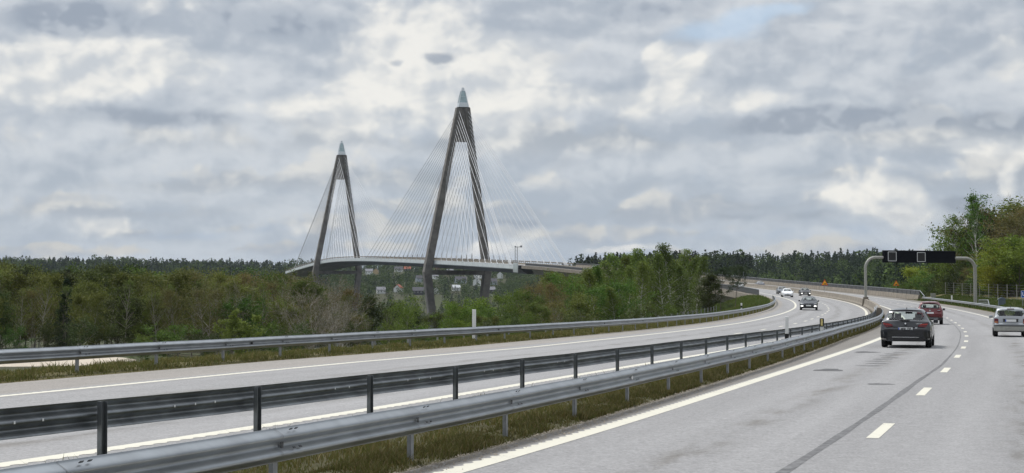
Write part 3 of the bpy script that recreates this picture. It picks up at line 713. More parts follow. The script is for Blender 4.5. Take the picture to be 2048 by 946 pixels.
# poles
s=at(1487,11.6,420,640); p=Vector(rp(s,11.6,.8)); r=empty('thin_pole',p,label='thin pale pole rising above the bridge wall near the far grey car',cat='pole')
b=MB(); b.tube([(0,0,-.3),(0,0,zat(544,p.y)-p.z)],[.11,.08],8); b.build('shaft',M['galv'],r)
b=MB(); b.box((0,0,zat(544,p.y)-p.z),(.3,.3,.35)); b.build('head',M['galv_old'],r,bevel=.03)
p=Vector(rp(822,-16.0)); X=(1032.5-1024)/3500*p.y; p.x=X; r=empty('lamp_mast',p,label='grey lamp mast with a short double arm at the near end of the bridge',cat='lamp post')
h=zat(494,p.y)-p.z
b=MB(); b.tube([(-.5,0,-2),(-.5,0,h)],.14,6); b.tube([(.5,0,-2),(.5,0,h)],.14,6)
for k in range(6): b.tube([(-.5,0,h-1.2-k*1.6),(.5,0,h-2.0-k*1.6)],.06,4)
b.build('mast',M['galv_old'],r)
b=MB(); b.tube([(-.7,0,h),(2.6,0,h+.1)],.16,6); b.build('arm',M['galv_old'],r)
b=MB(); b.box((2.3,0,h+.25),(.9,.5,.9)); b.build('lamp_head',M['galv_old'],r); b=MB(); b.box((-.4,0,h+.2),(.7,.5,.6)); b.build('lamp_head',M['galv_old'],r)
# ------------------------------------------------------------------ cars
def ip(x,*p):
    a=np.array(p,float); return float(np.interp(x,a[:,0],a[:,1]))
def make_car(name,sp,paint,label,cat,group=None):
    L,W,H=sp['L'],sp['W'],sp['H']; hw=W/2; root=empty(name,label=label,cat=cat,group=group)
    zt,zb,wf,wr=sp['top'],sp['belt'],sp['width'],sp['roofw']; z0=sp.get('z0',.24)
    R=sp.get('R',.33); ya,yb=sp['axles']; RA=R+.06
    ys=set(np.round(np.arange(0,L+.001,.085),3))
    for a in(ya,yb):
        for k in np.linspace(-RA,RA,11): ys.add(round(a+k,3))
    for k in sp['cuts']: ys.add(round(k,3))
    ys=sorted(y for y in ys if 0<=y<=L); ys[-1]=L
    secs=[]
    for y in ys:
        t=ip(y,*zt); b_=min(ip(y,*zb),t-.015); w=hw*ip(y,*wf); r=hw*ip(y,*wr); f=max(0,min(1,(t-b_)/.26)); f=f*f*(3-2*f)
        u=ip(y,(0,z0+.07),(.25,z0),(L-.3,z0-.03),(L,z0+.02))
        za=0
        for a in(ya,yb):
            if abs(y-a)<RA: za=max(za,R+math.sqrt(RA*RA-(y-a)**2))
        p=[(0,u),(.72*w,u),(.93*w,max(u+.06,za)),(w,max(u+(b_-u)*.42,za+.02)),(.995*w,max(b_-.16,za+.04)),(.965*w,b_)]
        cab=[(.945*w,b_+.025),(r+.03,t-.10),(r-.055,t-.028),(r*.55,t),(0,t+.012)]
        hood=[(.92*w,b_+(t-b_)*.45),(.80*w,b_+(t-b_)*.78),(.6*w,b_+(t-b_)*.92),(.33*w,t),(0,t+.006)]
        p+=[(h[0]*(1-f)+c[0]*f,h[1]*(1-f)+c[1]*f) for h,c in zip(hood,cab)]
        secs.append(p)
    n=len(secs[0]); full=2*n-2
    V=[]
    for y,p in zip(ys,secs):
        V+=[(x,y,z) for x,z in p]+[(-x,y,z) for x,z in p[-2:0:-1]]
    body=[];glass={'side':[], 'rear':[], 'front':[]}
    def inr(y0,y1,iv): return any(a-1e-4<=y0 and y1<=b+1e-4 for a,b in iv)
    for i in range(len(ys)-1):
        for k in range(full):
            q=(i*full+k,i*full+(k+1)%full,(i+1)*full+(k+1)%full,(i+1)*full+k)
            kk=k if k<n-1 else full-1-k     # 6 = glass band, 8,9 = roof strip
            if kk==6 and inr(ys[i],ys[i+1],sp['side']): glass['side'].append(q)
            elif kk in(8,9) and inr(ys[i],ys[i+1],[sp['rear']]): glass['rear'].append(q)
            elif kk in(8,9) and inr(ys[i],ys[i+1],[sp['front']]): glass['front'].append(q)
            else: body.append(q)
    body.append(tuple(range(full))[::-1]); body.append(tuple((len(ys)-1)*full+k for k in range(full)))
    def sub(fs,nm,mat,par,off=0):
        used=sorted({i for f in fs for i in f}); mp={a:b for b,a in enumerate(used)}
        m=MB(); m.add([V[i] for i in used],[tuple(mp[i] for i in f) for f in fs]); return m.build(nm,mat,par,True)
    bo=sub(body,'body',paint,root)
    sub(glass['rear'],'rear_window',M['glass'],root); sub(glass['front'],'windscreen',M['glass'],root)
    for sgn in(-1,1):
        g=[f for f in glass['side'] if sum(V[i][0] for i in f)*sgn>0]
        if g: sub(g,'side_window',M['glass'],root)
    # floor and seats, seen through the glass
    m=MB(); zc=ip(L*.5,*zb); m.box((0,L*.5,zc-.34),(W*.78,L*.55,.3)); m.box((0,sp['front'][0]-.15,zc-.06),(W*.76,.5,.16)); m.build('cabin_floor',M['interior'],root)
    for yy,xs,hh in((sp['seat'],(-.38,.38),.0),(sp['seat']-.9,(-.40,.40),-.17)):
        for x in xs:
            m=MB(); m.box((x,yy,zc-.07+hh),(.40,.14,.5)); m.box((x,yy-.03,zc+.25+hh),(.24,.11,.17)); m.build('seat',M['interior'],root,bevel=.03)
    # wheels
    wm=MB(); wm.lathe([(R*.62,-.11),(R*.93,-.11),(R,-.075),(R,.075),(R*.93,.11),(R*.62,.11)],'X',n=26); tm=wm.mesh('tyre',M['tyre'],True)
    rm=MB(); rm.lathe([(0,.06),(R*.14,.075),(R*.3,.045),(R*.56,.06),(R*.62,.1),(R*.64,.1),(R*.62,-.08)],'X',n=20); rmm=rm.mesh('rim',M['rim'],True)
    hub=MB(); hub.lathe([(0,-.09),(R*.2,-.09),(R*.2,.0),(0,.0)],'X',n=10); hm=hub.mesh('hub',M['dark_steel'])
    for a in(ya,yb):
        for sgn in(-1,1):
            wl=addmesh('wheel',hm,root); wl.location=(sgn*(hw-.125),a,R); wl.rotation_euler=(0,0,0 if sgn>0 else math.pi)
            addmesh('tyre',tm,wl); addmesh('rim',rmm,wl)
    m=MB(); m.box((0,L*.5,z0+.12),(W*.7,L*.86,.2)); m.build('underbody',M['black_plastic'],root)
    ss=sp['mirror']
    for sgn in(-1,1):
        m=MB(); m.box((sgn*(hw+.075),ss,ip(ss,*zb)+.06),(.2,.13,.15),taper=.8); o=m.build('mirror',sp.get('mirror_mat',paint),root,bevel=.035)
    return root,bo,dict(hw=hw,L=L)
def rear_x(y,hw,c=.16): 
    a=abs(y)/hw; return 0.0 if a<.7 else c*((a-.7)/.3)**1.6
def skin_piece(par,nm,mat,poly,hw,y0=0.,sgn=1,th=.03,c=.16,rake=0.,zr=0.,front=None,bev=0):
    """polygon (x,z) laid on the tail (or nose) of a car, following its rounded corners"""
    def f(d):
        def g(x,z):
            y=y0+rear_x(x,hw,c)+rake*(z-zr)-d
            return (x*sgn,(y if front is None else front-y),z)
        return g
    # densify along x
    P=[]
    for i,p in enumerate(poly):
        q=poly[(i+1)%len(poly)]; k=max(1,int(abs(q[0]-p[0])/.06))
        P+=[(p[0]+(q[0]-p[0])*t/k,p[1]+(q[1]-p[1])*t/k) for t in range(k)]
    xs=sorted({round(x,4) for x,_ in P}); b=MB()
    # column strips so the piece bends with the body
    def span(x):
        zs=[]
        for i,p in enumerate(P):
            q=P[(i+1)%len(P)]
            if abs(p[0]-x)<1e-4: zs.append(p[1])
            elif (p[0]-x)*(q[0]-x)<0: zs.append(p[1]+(q[1]-p[1])*(x-p[0])/(q[0]-p[0]))
        return (min(zs),max(zs)) if zs else None
    cols=[(x,)+span(x) for x in xs if span(x)]; F0,F1=f(th),f(-.01); vs=[]
    for x,a,c_ in cols: vs+=[F0(x,a),F0(x,c_),F1(x,c_),F1(x,a)]
    fs=[(i*4+k,i*4+(k+1)%4,i*4+4+(k+1)%4,i*4+4+k) for i in range(len(cols)-1) for k in range(4)]+[(0,1,2,3),tuple((len(cols)-1)*4+k for k in(3,2,1,0))]
    b.add(vs,fs); return b.build(nm,mat,par,bevel=bev)
def plate(root,y,z,txt,rot=0,w=.52,h=.115,blue=True,rake=0.,sx=1):
    m=MB(); m.box((0,0,0),(w,.012,h)); o=m.build('licence_plate',M['plate'],root,bevel=.004)
    o.location=(0,y,z); o.rotation_euler=(0,0,rot)
    if blue:
        m=MB(); m.box((-w/2+.026,-.0075,0),(.045,.004,h-.008)); m.build('blue_strip',M['plate_blue'],o)
    if txt: text('lettering',txt,h*.92,M['ink'],o,Matrix.Translation((.025,-.0095,0))@Matrix.Rotation(math.pi/2,4,'X'),sx=sx,bold=.004)
    return o
def place(root,s,off,on=False,y_ref=0.):
    p=rp(s,off); root.location=p; h=rz(s)+(math.pi if on else 0)
    gr=float(rp(s+2,off)[2]-rp(s-2,off)[2])/4; e=float(rp(s,off+1)[2]-rp(s,off)[2])
    root.rotation_euler=(math.atan(gr)*(-1 if on else 1),math.atan(e)*(1 if on else -1),h)
# --- near dark estate
WAG=dict(L=4.9,W=1.86,H=1.46,R=.335,axles=(1.0,3.97),
 top=[(0,.70),(.05,.735),(.075,.76),(.13,.985),(.18,1.0),(.62,1.375),(.8,1.42),(1.7,1.465),(2.5,1.45),(2.75,1.40),(3.62,.99),(4.1,.94),(4.6,.83),(4.8,.70),(4.9,.6)],
 belt=[(0,.70),(.1,.80),(.18,.955),(2.5,.93),(3.6,.9),(4.9,.58)],
 width=[(0,.86),(.06,.91),(.2,.965),(.6,1),(3.6,1),(4.4,.95),(4.75,.86),(4.9,.72)],
 roofw=[(0,.70),(.18,.86),(.62,.70),(1.6,.69),(2.7,.65),(3.6,.70),(4.9,.6)],
 cuts=[.18,.23,.57,.62,.95,1.45,2.0,2.1,2.75,2.8,3.55],side=[(.62,1.45),(1.53,2.38),(2.46,3.15)],rear=(.23,.57),front=(2.8,3.55),seat=2.35,mirror=3.05)
WAG['cuts']+=[1.53,2.38,2.46,3.15]
p_dark=carpaint('anthracite_car_paint',(.0095,.0105,.0135),.2)
r,bo,_=make_car('estate_car',WAG,p_dark,'dark grey estate car driving away, closest car in front of the camera','car','cars driving away')
hw=.93
for sg in(-1,1):
    l=skin_piece(r,'tail_light',M['red_lens'],[(.45,.80),(.47,.865),(.62,.915),(.80,.945),(.875,.93),(.885,.86),(.87,.80),(.7,.775)],hw,.06,sg,.022,.19,rake=.19,zr=.76)
    skin_piece(l,'light_bar',M['sign_red'],[(.52,.855),(.85,.885),(.85,.905),(.54,.875)],hw,.06,sg,.026,.19,rake=.19,zr=.76)
    skin_piece(r,'bumper_reflector',M['red_lens'],[(.70,.56),(.82,.575),(.82,.605),(.70,.59)],hw,.0,sg,.012,.16)
skin_piece(r,'spoiler',p_dark,[(-.58,1.36),(-.56,1.395),(0,1.425),(.56,1.395),(.58,1.36),(0,1.375)],hw,.56,1,.05,.0)
skin_piece(r,'rear_bumper',p_dark,[(-.90,.36),(-.91,.62),(-.88,.665),(0,.685),(.88,.665),(.91,.62),(.90,.36),(0,.35)],hw,.0,1,.055,.2,bev=.02)
skin_piece(r,'bumper_insert',M['black_plastic'],[(-.66,.27),(-.72,.365),(-.6,.40),(.6,.40),(.72,.365),(.66,.27)],hw,.0,1,.062,.2)
skin_piece(r,'chrome_strip',M['chrome'],[(-.50,.395),(-.46,.415),(.46,.415),(.50,.395)],hw,.0,1,.068,.2)
skin_piece(r,'plate_recess',M['black_plastic'],[(-.40,.655),(-.44,.79),(.44,.79),(.40,.655)],hw,.05,1,.012,.0,rake=.19,zr=.76)
skin_piece(r,'handle_bar',M['chrome'],[(.30,.64),(.29,.655),(.36,.77),(.44,.765),(.36,.645)],hw,.05,1,.016,.0,rake=.19,zr=.76)
o=plate(r,.005,.705,'MSK 735'); 
m=MB(); m.lathe([(0,-.012),(.045,-.012),(.045,.0),(0,0)],'Y',n=18); o=m.build('badge_ring',M['ink'],r); o.location=(0,.09,.905); o.rotation_euler=(-.2,0,0)
m=MB(); m.lathe([(0,-.017),(.03,-.017),(.03,-.012),(0,-.012)],'Y',n=16); m.build('badge_face',M['sign_white'],o)
m=MB(); 
for k,x in enumerate((.40,.445,.49,.55,.585)): m.box((x,.082,.905),(.03,.01,.035))
m.build('model_badge',M['chrome'],r)
for x in(-.58,-.48):
    m=MB(); m.tube([(x,-.07,.29),(x,.15,.29)],.045,12); m.build('exhaust_pipe',M['dark_steel'],r)
m=MB(); m.prism([(-.02,1.43),(-.16,1.43),(-.10,1.50)],lambda y,z:(-.018,1.05-y,z),lambda y,z:(.018,1.05-y,z)); m.build('antenna_fin',M['black_plastic'],r)
m=MB(); m.tube([(-.02,.19,1.01),(-.32,.24,1.05),(-.55,.26,1.06)],.018,6); m.box((0,.18,1.01),(.3,.06,.06)); m.build('rear_wiper',M['black_plastic'],r)
m=MB(); m.box((0,3.0,1.29),(.26,.04,.08)); m.build('inner_mirror',M['interior'],r)
place(r,66.3,1.78)
# --- red crossover
SUV=dict(L=4.55,W=1.87,H=1.66,R=.36,axles=(.9,3.6),z0=.3,
 top=[(0,.78),(.05,.80),(.08,.85),(.12,1.08),(.16,1.10),(.42,1.52),(.6,1.61),(1.7,1.66),(2.3,1.63),(2.5,1.58),(3.3,1.12),(4.2,1.0),(4.45,.8),(4.55,.68)],
 belt=[(0,.78),(.1,.9),(.16,1.06),(2.4,1.03),(3.3,1.0),(4.55,.66)],
 width=[(0,.87),(.06,.92),(.2,.97),(.6,1),(3.4,1),(4.2,.94),(4.55,.74)],
 roofw=[(0,.70),(.16,.86),(.42,.72),(1.6,.68),(2.6,.64),(3.3,.7),(4.55,.6)],
 cuts=[.19,.37,.42,.9,1.35,1.43,2.1,2.18,2.55,2.95,3.2],side=[(.45,1.35),(1.43,2.1),(2.18,2.95)],rear=(.19,.37),front=(2.55,3.2),seat=2.2,mirror=2.85,mirror_mat=M['black_plastic'])
p_red=carpaint('dark_red_car_paint',(.115,.006,.010),.15)
r,bo,_=make_car('red_crossover',SUV,p_red,'dark red crossover driving away in front of the dark estate car','car','cars driving away')
hw=.935
for sg in(-1,1):
    skin_piece(r,'tail_light',M['red_lens'],[(.5,1.03),(.86,1.045),(.89,.95),(.8,.93),(.52,.98)],hw,.07,sg,.02,.19,rake=.12,zr=.8)
    skin_piece(r,'light_streak',M['clear_lens'],[(.52,1.0),(.72,1.01),(.72,1.03),(.52,1.02)],hw,.07,sg,.026,.19,rake=.12,zr=.8)
skin_piece(r,'rear_bumper',M['black_plastic'],[(-.88,.33),(-.9,.5),(0,.53),(.9,.5),(.88,.33)],hw,.0,1,.05,.2)
skin_piece(r,'skid_plate',M['galv'],[(-.6,.44),(-.58,.475),(.58,.475),(.6,.44)],hw,.0,1,.06,.0)
skin_piece(r,'bumper_edge',p_red,[(-.9,.62),(-.9,.72),(0,.76),(.9,.72),(.9,.62)],hw,.0,1,.045,.2)
plate(r,-.005,.83,'')
m=MB(); m.lathe([(0,-.01),(.06,-.01),(.06,0),(0,0)],'Y',n=14); o=m.build('badge',M['chrome'],r); o.location=(0,.085,1.0)
m=MB(); m.box((0,.30,1.57),(1.16,.3,.04)); m.build('spoiler',p_red,r,bevel=.015)
m=MB(); m.tube([(0,.7,1.62),(0,.6,1.75)],.012,5); m.build('antenna',M['black_plastic'],r)
place(r,129.,1.85)
# --- silver estate at the right edge
FAB=dict(L=4.2,W=1.65,H=1.45,R=.30,axles=(.85,3.32),z0=.24,
 top=[(0,.62),(.06,.64),(.085,.68),(.12,.95),(.15,.97),(.36,1.36),(.5,1.41),(1.5,1.455),(2.2,1.44),(2.4,1.39),(3.05,.98),(3.9,.86),(4.1,.7),(4.2,.6)],
 belt=[(0,.62),(.1,.78),(.15,.94),(2.2,.92),(3.05,.9),(4.2,.58)],
 width=[(0,.9),(.06,.94),(.18,.98),(.5,1),(3.2,1),(3.9,.93),(4.2,.76)],
 roofw=[(0,.74),(.15,.9),(.36,.78),(1.6,.75),(2.4,.70),(3.05,.74),(4.2,.6)],
 cuts=[.18,.33,.36,.42,1.1,1.18,1.85,1.93,2.45,2.7,2.98],side=[(.42,1.1),(1.18,1.85),(1.93,2.7)],rear=(.18,.33),front=(2.45,2.98),seat=2.05,mirror=2.6)
p_sil=carpaint('silver_car_paint',(.31,.325,.335),.45)
r,bo,_=make_car('silver_estate',FAB,p_sil,'small silver estate car driving away, cut off by the right edge of the photo','car','cars driving away')
hw=.825
for sg in(-1,1):
    l=skin_piece(r,'tail_light',M['red_lens'],[(.58,.60),(.58,.88),(.64,.905),(.78,.905),(.79,.62)],hw,.06,sg,.02,.1,rake=.11,zr=.65)
    skin_piece(l,'indicator',M['amber_lens'],[(.60,.69),(.60,.75),(.77,.75),(.77,.69)],hw,.06,sg,.026,.1,rake=.11,zr=.65)
skin_piece(r,'rear_bumper',M['grey_paint'],[(-.80,.30),(-.81,.52),(.81,.52),(.80,.30)],hw,.0,1,.06,.14,bev=.015)
skin_piece(r,'bumper_strip',M['black_plastic'],[(-.80,.525),(-.80,.565),(.80,.565),(.80,.525)],hw,.0,1,.062,.14)
skin_piece(r,'plate_recess',M['black_plastic'],[(-.36,.74),(-.34,.875),(.34,.875),(.36,.74)],hw,.055,1,.01,.0,rake=.11,zr=.65)
skin_piece(r,'handle_bar',M['black_plastic'],[(-.38,.865),(-.38,.885),(.38,.885),(.38,.865)],hw,.055,1,.02,.0,rake=.11,zr=.65)
plate(r,.045,.80,'')
m=MB(); m.tube([(0,.18,.99),(.3,.2,1.0)],.015,5); m.build('rear_wiper',M['black_plastic'],r)
m=MB(); m.tube([(0,.62,1.42),(0,.52,1.53)],.012,5); m.build('antenna',M['black_plastic'],r)
m=MB(); m.box((0,.34,1.375),(.34,.03,.03)); m.build('brake_light',M['red_lens'],r)
place(r,88.8,5.93)
# --- oncoming cars
SED=dict(L=4.9,W=1.87,H=1.44,R=.335,axles=(1.1,3.95),
 top=[(0,.72),(.06,.78),(.1,.95),(.7,1.03),(.9,1.05),(1.75,1.40),(2.3,1.44),(2.7,1.42),(2.95,1.36),(3.65,.99),(4.2,.92),(4.65,.80),(4.82,.70),(4.9,.58)],
 belt=[(0,.72),(.1,.86),(.7,.94),(2.5,.93),(3.6,.92),(4.4,.83),(4.9,.56)],
 width=[(0,.86),(.2,.96),(.6,1),(3.9,1),(4.5,.96),(4.8,.88),(4.9,.80)],
 roofw=[(0,.7),(.9,.8),(1.75,.66),(2.7,.64),(3.65,.72),(4.9,.6)],
 cuts=[.95,1.7,1.35,2.0,2.08,2.75,2.83,3.0,3.2,3.58],side=[(1.35,2.0),(2.08,2.75),(2.83,3.2)],rear=(.95,1.7),front=(3.0,3.58),seat=2.6,mirror=3.2)
def oncoming(name,sp,paint,label,lights,white=False):
    r,bo,_=make_car(name,sp,paint,label,'car','oncoming cars'); L=sp['L']; hw=sp['W']/2; k=sp['H']/1.44
    for sg in(-1,1):
        l=skin_piece(r,'headlight',M['clear_lens'],[(.52,.66*k),(.56,.72*k),(.82,.78*k),(.86,.72*k),(.80,.65*k)],hw,-.0,sg,.035,.42,front=L)
        if lights: skin_piece(r,'fog_lamp',M['lamp_on'],[(.56,.40*k),(.56,.50*k),(.80,.51*k),(.82,.41*k)],hw,.0,sg,.05,.36,front=L)
    skin_piece(r,'grille',M['black_plastic'],[(-.5,.30*k),(-.52,.42*k),(0,.45*k),(.52,.42*k),(.5,.30*k)],hw,.0,1,.03,.1,front=L)
    if not white: skin_piece(r,'upper_grille',M['black_plastic'],[(-.34,.53*k),(-.42,.64*k),(.42,.64*k),(.34,.53*k)],hw,.0,1,.025,.1,front=L)
    if not white: plate(r,L+.045,.50*k,'',rot=math.pi,blue=False)
    m=MB(); m.lathe([(0,-.01),(.05,-.01),(.05,0),(0,0)],'Y',n=12); o=m.build('badge',M['chrome'],r); o.location=(0,L+.02,.66*k)
    return r
p_blue=carpaint('dark_blue_car_paint',(.005,.007,.014),.0,.2); p_white=carpaint('white_car_paint',(.75,.76,.77),.0); p_black=carpaint('black_car_paint',(.008,.0075,.008),.0,.2); p_grey=carpaint('grey_car_paint',(.22,.23,.25),.5); p_deep=carpaint('slate_car_paint',(.05,.06,.075),.4)
r=oncoming('dark_saloon',SED,p_blue,'dark blue saloon coming towards the camera with its fog lamps lit',True); place(r,192,-9.0,True)
SE2=dict(SED); SE2.update(top=[(a,b*1.0) for a,b in SED['top']])
r=oncoming('white_car',SE2,p_white,'white car coming towards the camera beside the left curve of the road',False,True); place(r,300,-9.35,True)
SU2=dict(SUV); SU2['mirror_mat']=None; SU2.pop('mirror_mat')
r=oncoming('black_car',SU2 if False else SED,p_black,'black car with lit headlights coming past the middle of the far curve',True); place(r,322,-4.7,True)
r=oncoming('slate_car',SED,p_deep,'slate grey car half hidden behind the white oncoming car',False); place(r,338,-7.5,True)
r=oncoming('pale_car',SED,p_white,'pale car half hidden by a tree on the far part of the opposite road',False,True); place(r,424,-7.8,True)
r,bo,_=make_car('grey_hatchback',SED,p_grey,'grey car driving away far up our side of the road towards the bridge','car','cars driving away'); place(r,452,1.9)
for sg in(-1,1): skin_piece(r,'tail_light',M['red_lens'],[(.55,.80),(.55,.9),(.86,.9),(.86,.8)],.935,.04,sg,.03,.19)
r,bo,_=make_car('grey_bridge_car',SED,p_grey,'distant grey car on the viaduct just before the bridge','car','cars driving away'); s=at(1191,2.0,600,800); place(r,s,2.0)
# ------------------------------------------------------------------ trees
def tubes(segs,n0=5):
    V=[];F=[];base=0
    A=np.array([np.concatenate([a,b,[r0,r1]]) for a,b,r0,r1 in segs])
    p0=A[:,:3];p1=A[:,3:6]; d=p1-p0; d/= (np.linalg.norm(d,axis=1,keepdims=True)+1e-9)
    ref=np.where(np.abs(d[:,2:3])<.9,np.array([[0,0,1.]]),np.array([[1.,0,0]])); u=np.cross(d,ref); u/=np.linalg.norm(u,axis=1,keepdims=True)+1e-9; w=np.cross(d,u)
    n=n0; ang=2*np.pi*np.arange(n)/n; c,s=np.cos(ang),np.sin(ang)
    ring=u[:,None]*c[None,:,None]+w[:,None]*s[None,:,None]
    R0=p0[:,None]+ring*A[:,6,None,None]; R1=p1[:,None]+ring*A[:,7,None,None]
    V=np.concatenate([R0,R1],1).reshape(-1,3); i=np.arange(len(A))[:,None]*2*n+np.arange(n)[None]; j=np.arange(len(A))[:,None]*2*n+(np.arange(n)+1)[None]%n
    F=np.stack([i,j,j+n,i+n],-1).reshape(-1,4); return V,F
def leaves(C,size,rng,asp=.55,flat=0.,ax=None):
    n=len(C); d=rng.normal(size=(n,3)); 
    if ax is not None: d=ax+.35*d
    if flat: d[:,2]*=(1-flat)
    d/=np.linalg.norm(d,axis=1,keepdims=True); e=rng.normal(size=(n,3)); e-=d*(e*d).sum(1,keepdims=True); e/=np.linalg.norm(e,axis=1,keepdims=True)
    s=size*rng.uniform(.6,1.35,(n,1)); a=d*s; b=e*s*asp
    V=np.stack([C-a*.5,C+b*.5,C+a*.5,C-b*.5],1).reshape(-1,3); F=np.arange(n*4).reshape(-1,4); return V,F
def poly(p0,d,L,k,rng,wob,bend):
    pts=[p0]; d=d/np.linalg.norm(d)
    for i in range(k):
        d=d+rng.normal(size=3)*wob+np.array([0,0,bend]); d/=np.linalg.norm(d); pts.append(pts[-1]+d*L/k)
    return pts
def grow(seed,H,kind):
    rng=np.random.default_rng(seed); segs=[];thin=[];tips=[];axs=[]
    P=dict(birch=(.30,.24,34,1.05,.10,'oval'),alder=(.12,.36,38,.9,.05,'oval'),round=(.10,.46,36,.8,.05,'round'),bare=(.10,.58,22,.95,.09,'round'),slim=(.14,.20,46,.75,.02,'spire'),spruce=(.06,.21,70,-.05,-.03,'cone'),pine=(.5,.3,30,.35,.06,'oval'),bush=(.02,.62,26,.75,.06,'round'))[kind]
    c0,spread,nl,up,bend,shape=P
    stems=[(np.zeros(3),np.array([0,0,1.]),1.)]
    if kind in('bare','bush','round'): stems=[(np.array([rng.normal()*.12,rng.normal()*.12,0]),np.array([rng.normal()*.35,rng.normal()*.35,1.]),rng.uniform(.75,1)) for _ in range(4 if kind!='round' else 2)]
    if kind=='alder': stems=[(np.array([rng.normal()*.3,rng.normal()*.3,0]),np.array([rng.normal()*.16,rng.normal()*.16,1.]),rng.uniform(.8,1)) for _ in range(2)]
    ns=len(stems)
    for p0,d0,hf in stems:
        pts=poly(p0,d0,H*hf,10,rng,.05 if kind not in('spruce',) else .01,.02); tr=H*.0125/(ns**.35)
        if kind=='birch': tr*=.8
        rad=[tr*(1-.93*(i/10)**.9) for i in range(11)]; rad[0]*=1.3
        segs+=[(pts[i],pts[i+1],rad[i],rad[i+1]) for i in range(10)]
        pt=np.array(pts)
        for q in range(max(6,nl//ns)):
            t=c0+(1-c0)*(q+rng.random())/max(6,nl//ns); t=min(t,.985)
            f=t*10; i=int(f); b0=pt[i]+(pt[min(i+1,10)]-pt[i])*(f-i)
            u=(t-c0)/(1-c0)
            sh={'oval':math.sin(math.pi*min(.97,.18+.82*u))**.7,'round':(1-u*u*.75)**.5*(.7+.3*min(1,u*3)),'cone':(1-u)**.85+.04,'spire':(.35+.65*math.sin(math.pi*min(1,.25+u*.75)))*(1-u*.55)}[shape]
            L=H*spread*sh*rng.uniform(.7,1.2); a=q*2.399+rng.normal()*.4
            el=up*(.55+.7*u) if kind!='spruce' else rng.uniform(-.3,.1)+.5*u
            d=np.array([math.cos(a)*math.cos(el),math.sin(a)*math.cos(el),math.sin(el)])
            k=5; lp=poly(b0,d,L,k,rng,.13 if kind!='bare' else .17,bend); r0=min(rad[i]*.6,.02+L*.013)
            lr=[r0*(1-.85*x/k) for x in range(k+1)]
            segs+=[(lp[x],lp[x+1],lr[x],lr[x+1]) for x in range(k)]
            for y in range(7 if kind!='spruce' else 6):
                v=rng.uniform(.25,1)*k; j=min(int(v),k-1); c=lp[j]+(lp[j+1]-lp[j])*(v-j)
                dd=(lp[j+1]-lp[j]); dd/=np.linalg.norm(dd); dd=dd+rng.normal(size=3)*(.55 if kind!='spruce' else .4); dd[2]+= {'birch':-.12,'spruce':-.35}.get(kind,.15)
                l2=L*rng.uniform(.25,.5) if kind!='birch' else L*rng.uniform(.3,.6)
                tp=poly(c,dd,l2,3,rng,.18,-.10 if kind=='birch' else (-.1 if kind=='spruce' else .03))
                thin+=[(tp[x],tp[x+1],max(.006,r0*.35*(1-.3*x)),max(.004,r0*.35*(1-.3*(x+1)))) for x in range(3)]
                for x in range(1,4): tips.append(tp[x]); axs.append(tp[x]-tp[x-1])
                if kind=='bare':
                    for z in range(3):
                        tq=poly(tp[rng.integers(1,4)],dd+rng.normal(size=3)*.6,l2*.6,2,rng,.2,.05)
                        thin+=[(tq[x],tq[x+1],.007,.004) for x in range(2)]; tips.append(tq[2]); axs.append(tq[2]-tq[1])
    return segs,thin,np.array(tips),np.array(axs),rng
def proto(seed,H,kind,leaf,bark,nleaf,lsize,clump,asp=.55,twig=1.):
    segs,thin,tips,axs,rng=grow(seed,H,kind)
    V,F=tubes(segs,6); V2,F2=tubes([(a,b,r*twig,q*twig) for a,b,r,q in thin],3)
    tm=np_mesh('trunk',np.concatenate([V]),F,M[bark],True)
    # bark twigs live with the crown: they sway with it
    tv=np_mesh('twigs',V2,F2,M[bark],False)
    nc=len(tips) if kind in('spruce','bare','slim') else max(60,int(len(tips)*.34)); pick=rng.permutation(len(tips))[:nc]; i=pick[rng.integers(0,nc,nleaf)]; C=tips[i]+np.clip(rng.normal(size=(nleaf,3)),-1.7,1.7)*clump*np.array([1,1,.75])
    if kind=='spruce': LV,LF=leaves(C,lsize,rng,.22,ax=axs[i]/np.linalg.norm(axs[i],axis=1,keepdims=True))
    else: LV,LF=leaves(C,lsize,rng,asp)
    cv=np.concatenate([LV,V2]); cf=np.concatenate([LF,F2+len(LV)])
    cm=np_mesh('crown',cv,cf,M[leaf]); cm.materials.append(M['bark_pale' if kind=='bare' else 'twig'])
    mi=np.zeros(len(cm.polygons),np.int32); mi[len(LF):]=1; cm.polygons.foreach_set('material_index',mi); bpy.data.meshes.remove(tv)
    hs=np.empty(len(cm.vertices)*3,np.float32); cm.vertices.foreach_get('co',hs); H=float(np.percentile(hs[2::3],99.7))
    return tm,cm,H
PR={}
def mk(k,*a): PR.setdefault(k,[]).append(proto(*a))
for i in range(3):
    mk('birch',100+i,12,'birch','lf_birch','bark_birch',7500,.24,.34)
    mk('olive',200+i,11,'alder','lf_olive','bark_pale',7500,.26,.40)
    mk('green',300+i,10,'round','lf_green','bark_pale',7500,.26,.40)
for i in range(3):
    mk('slim',160+i,12,'slim','lf_slim','bark_birch',4800,.20,.32)
    mk('stem',180+i,11,'birch','lf_olive','bark_pale',1100,.2,.25)
    mk('airy',130+i,13,'birch','lf_birch','bark_birch',2600,.21,.20)
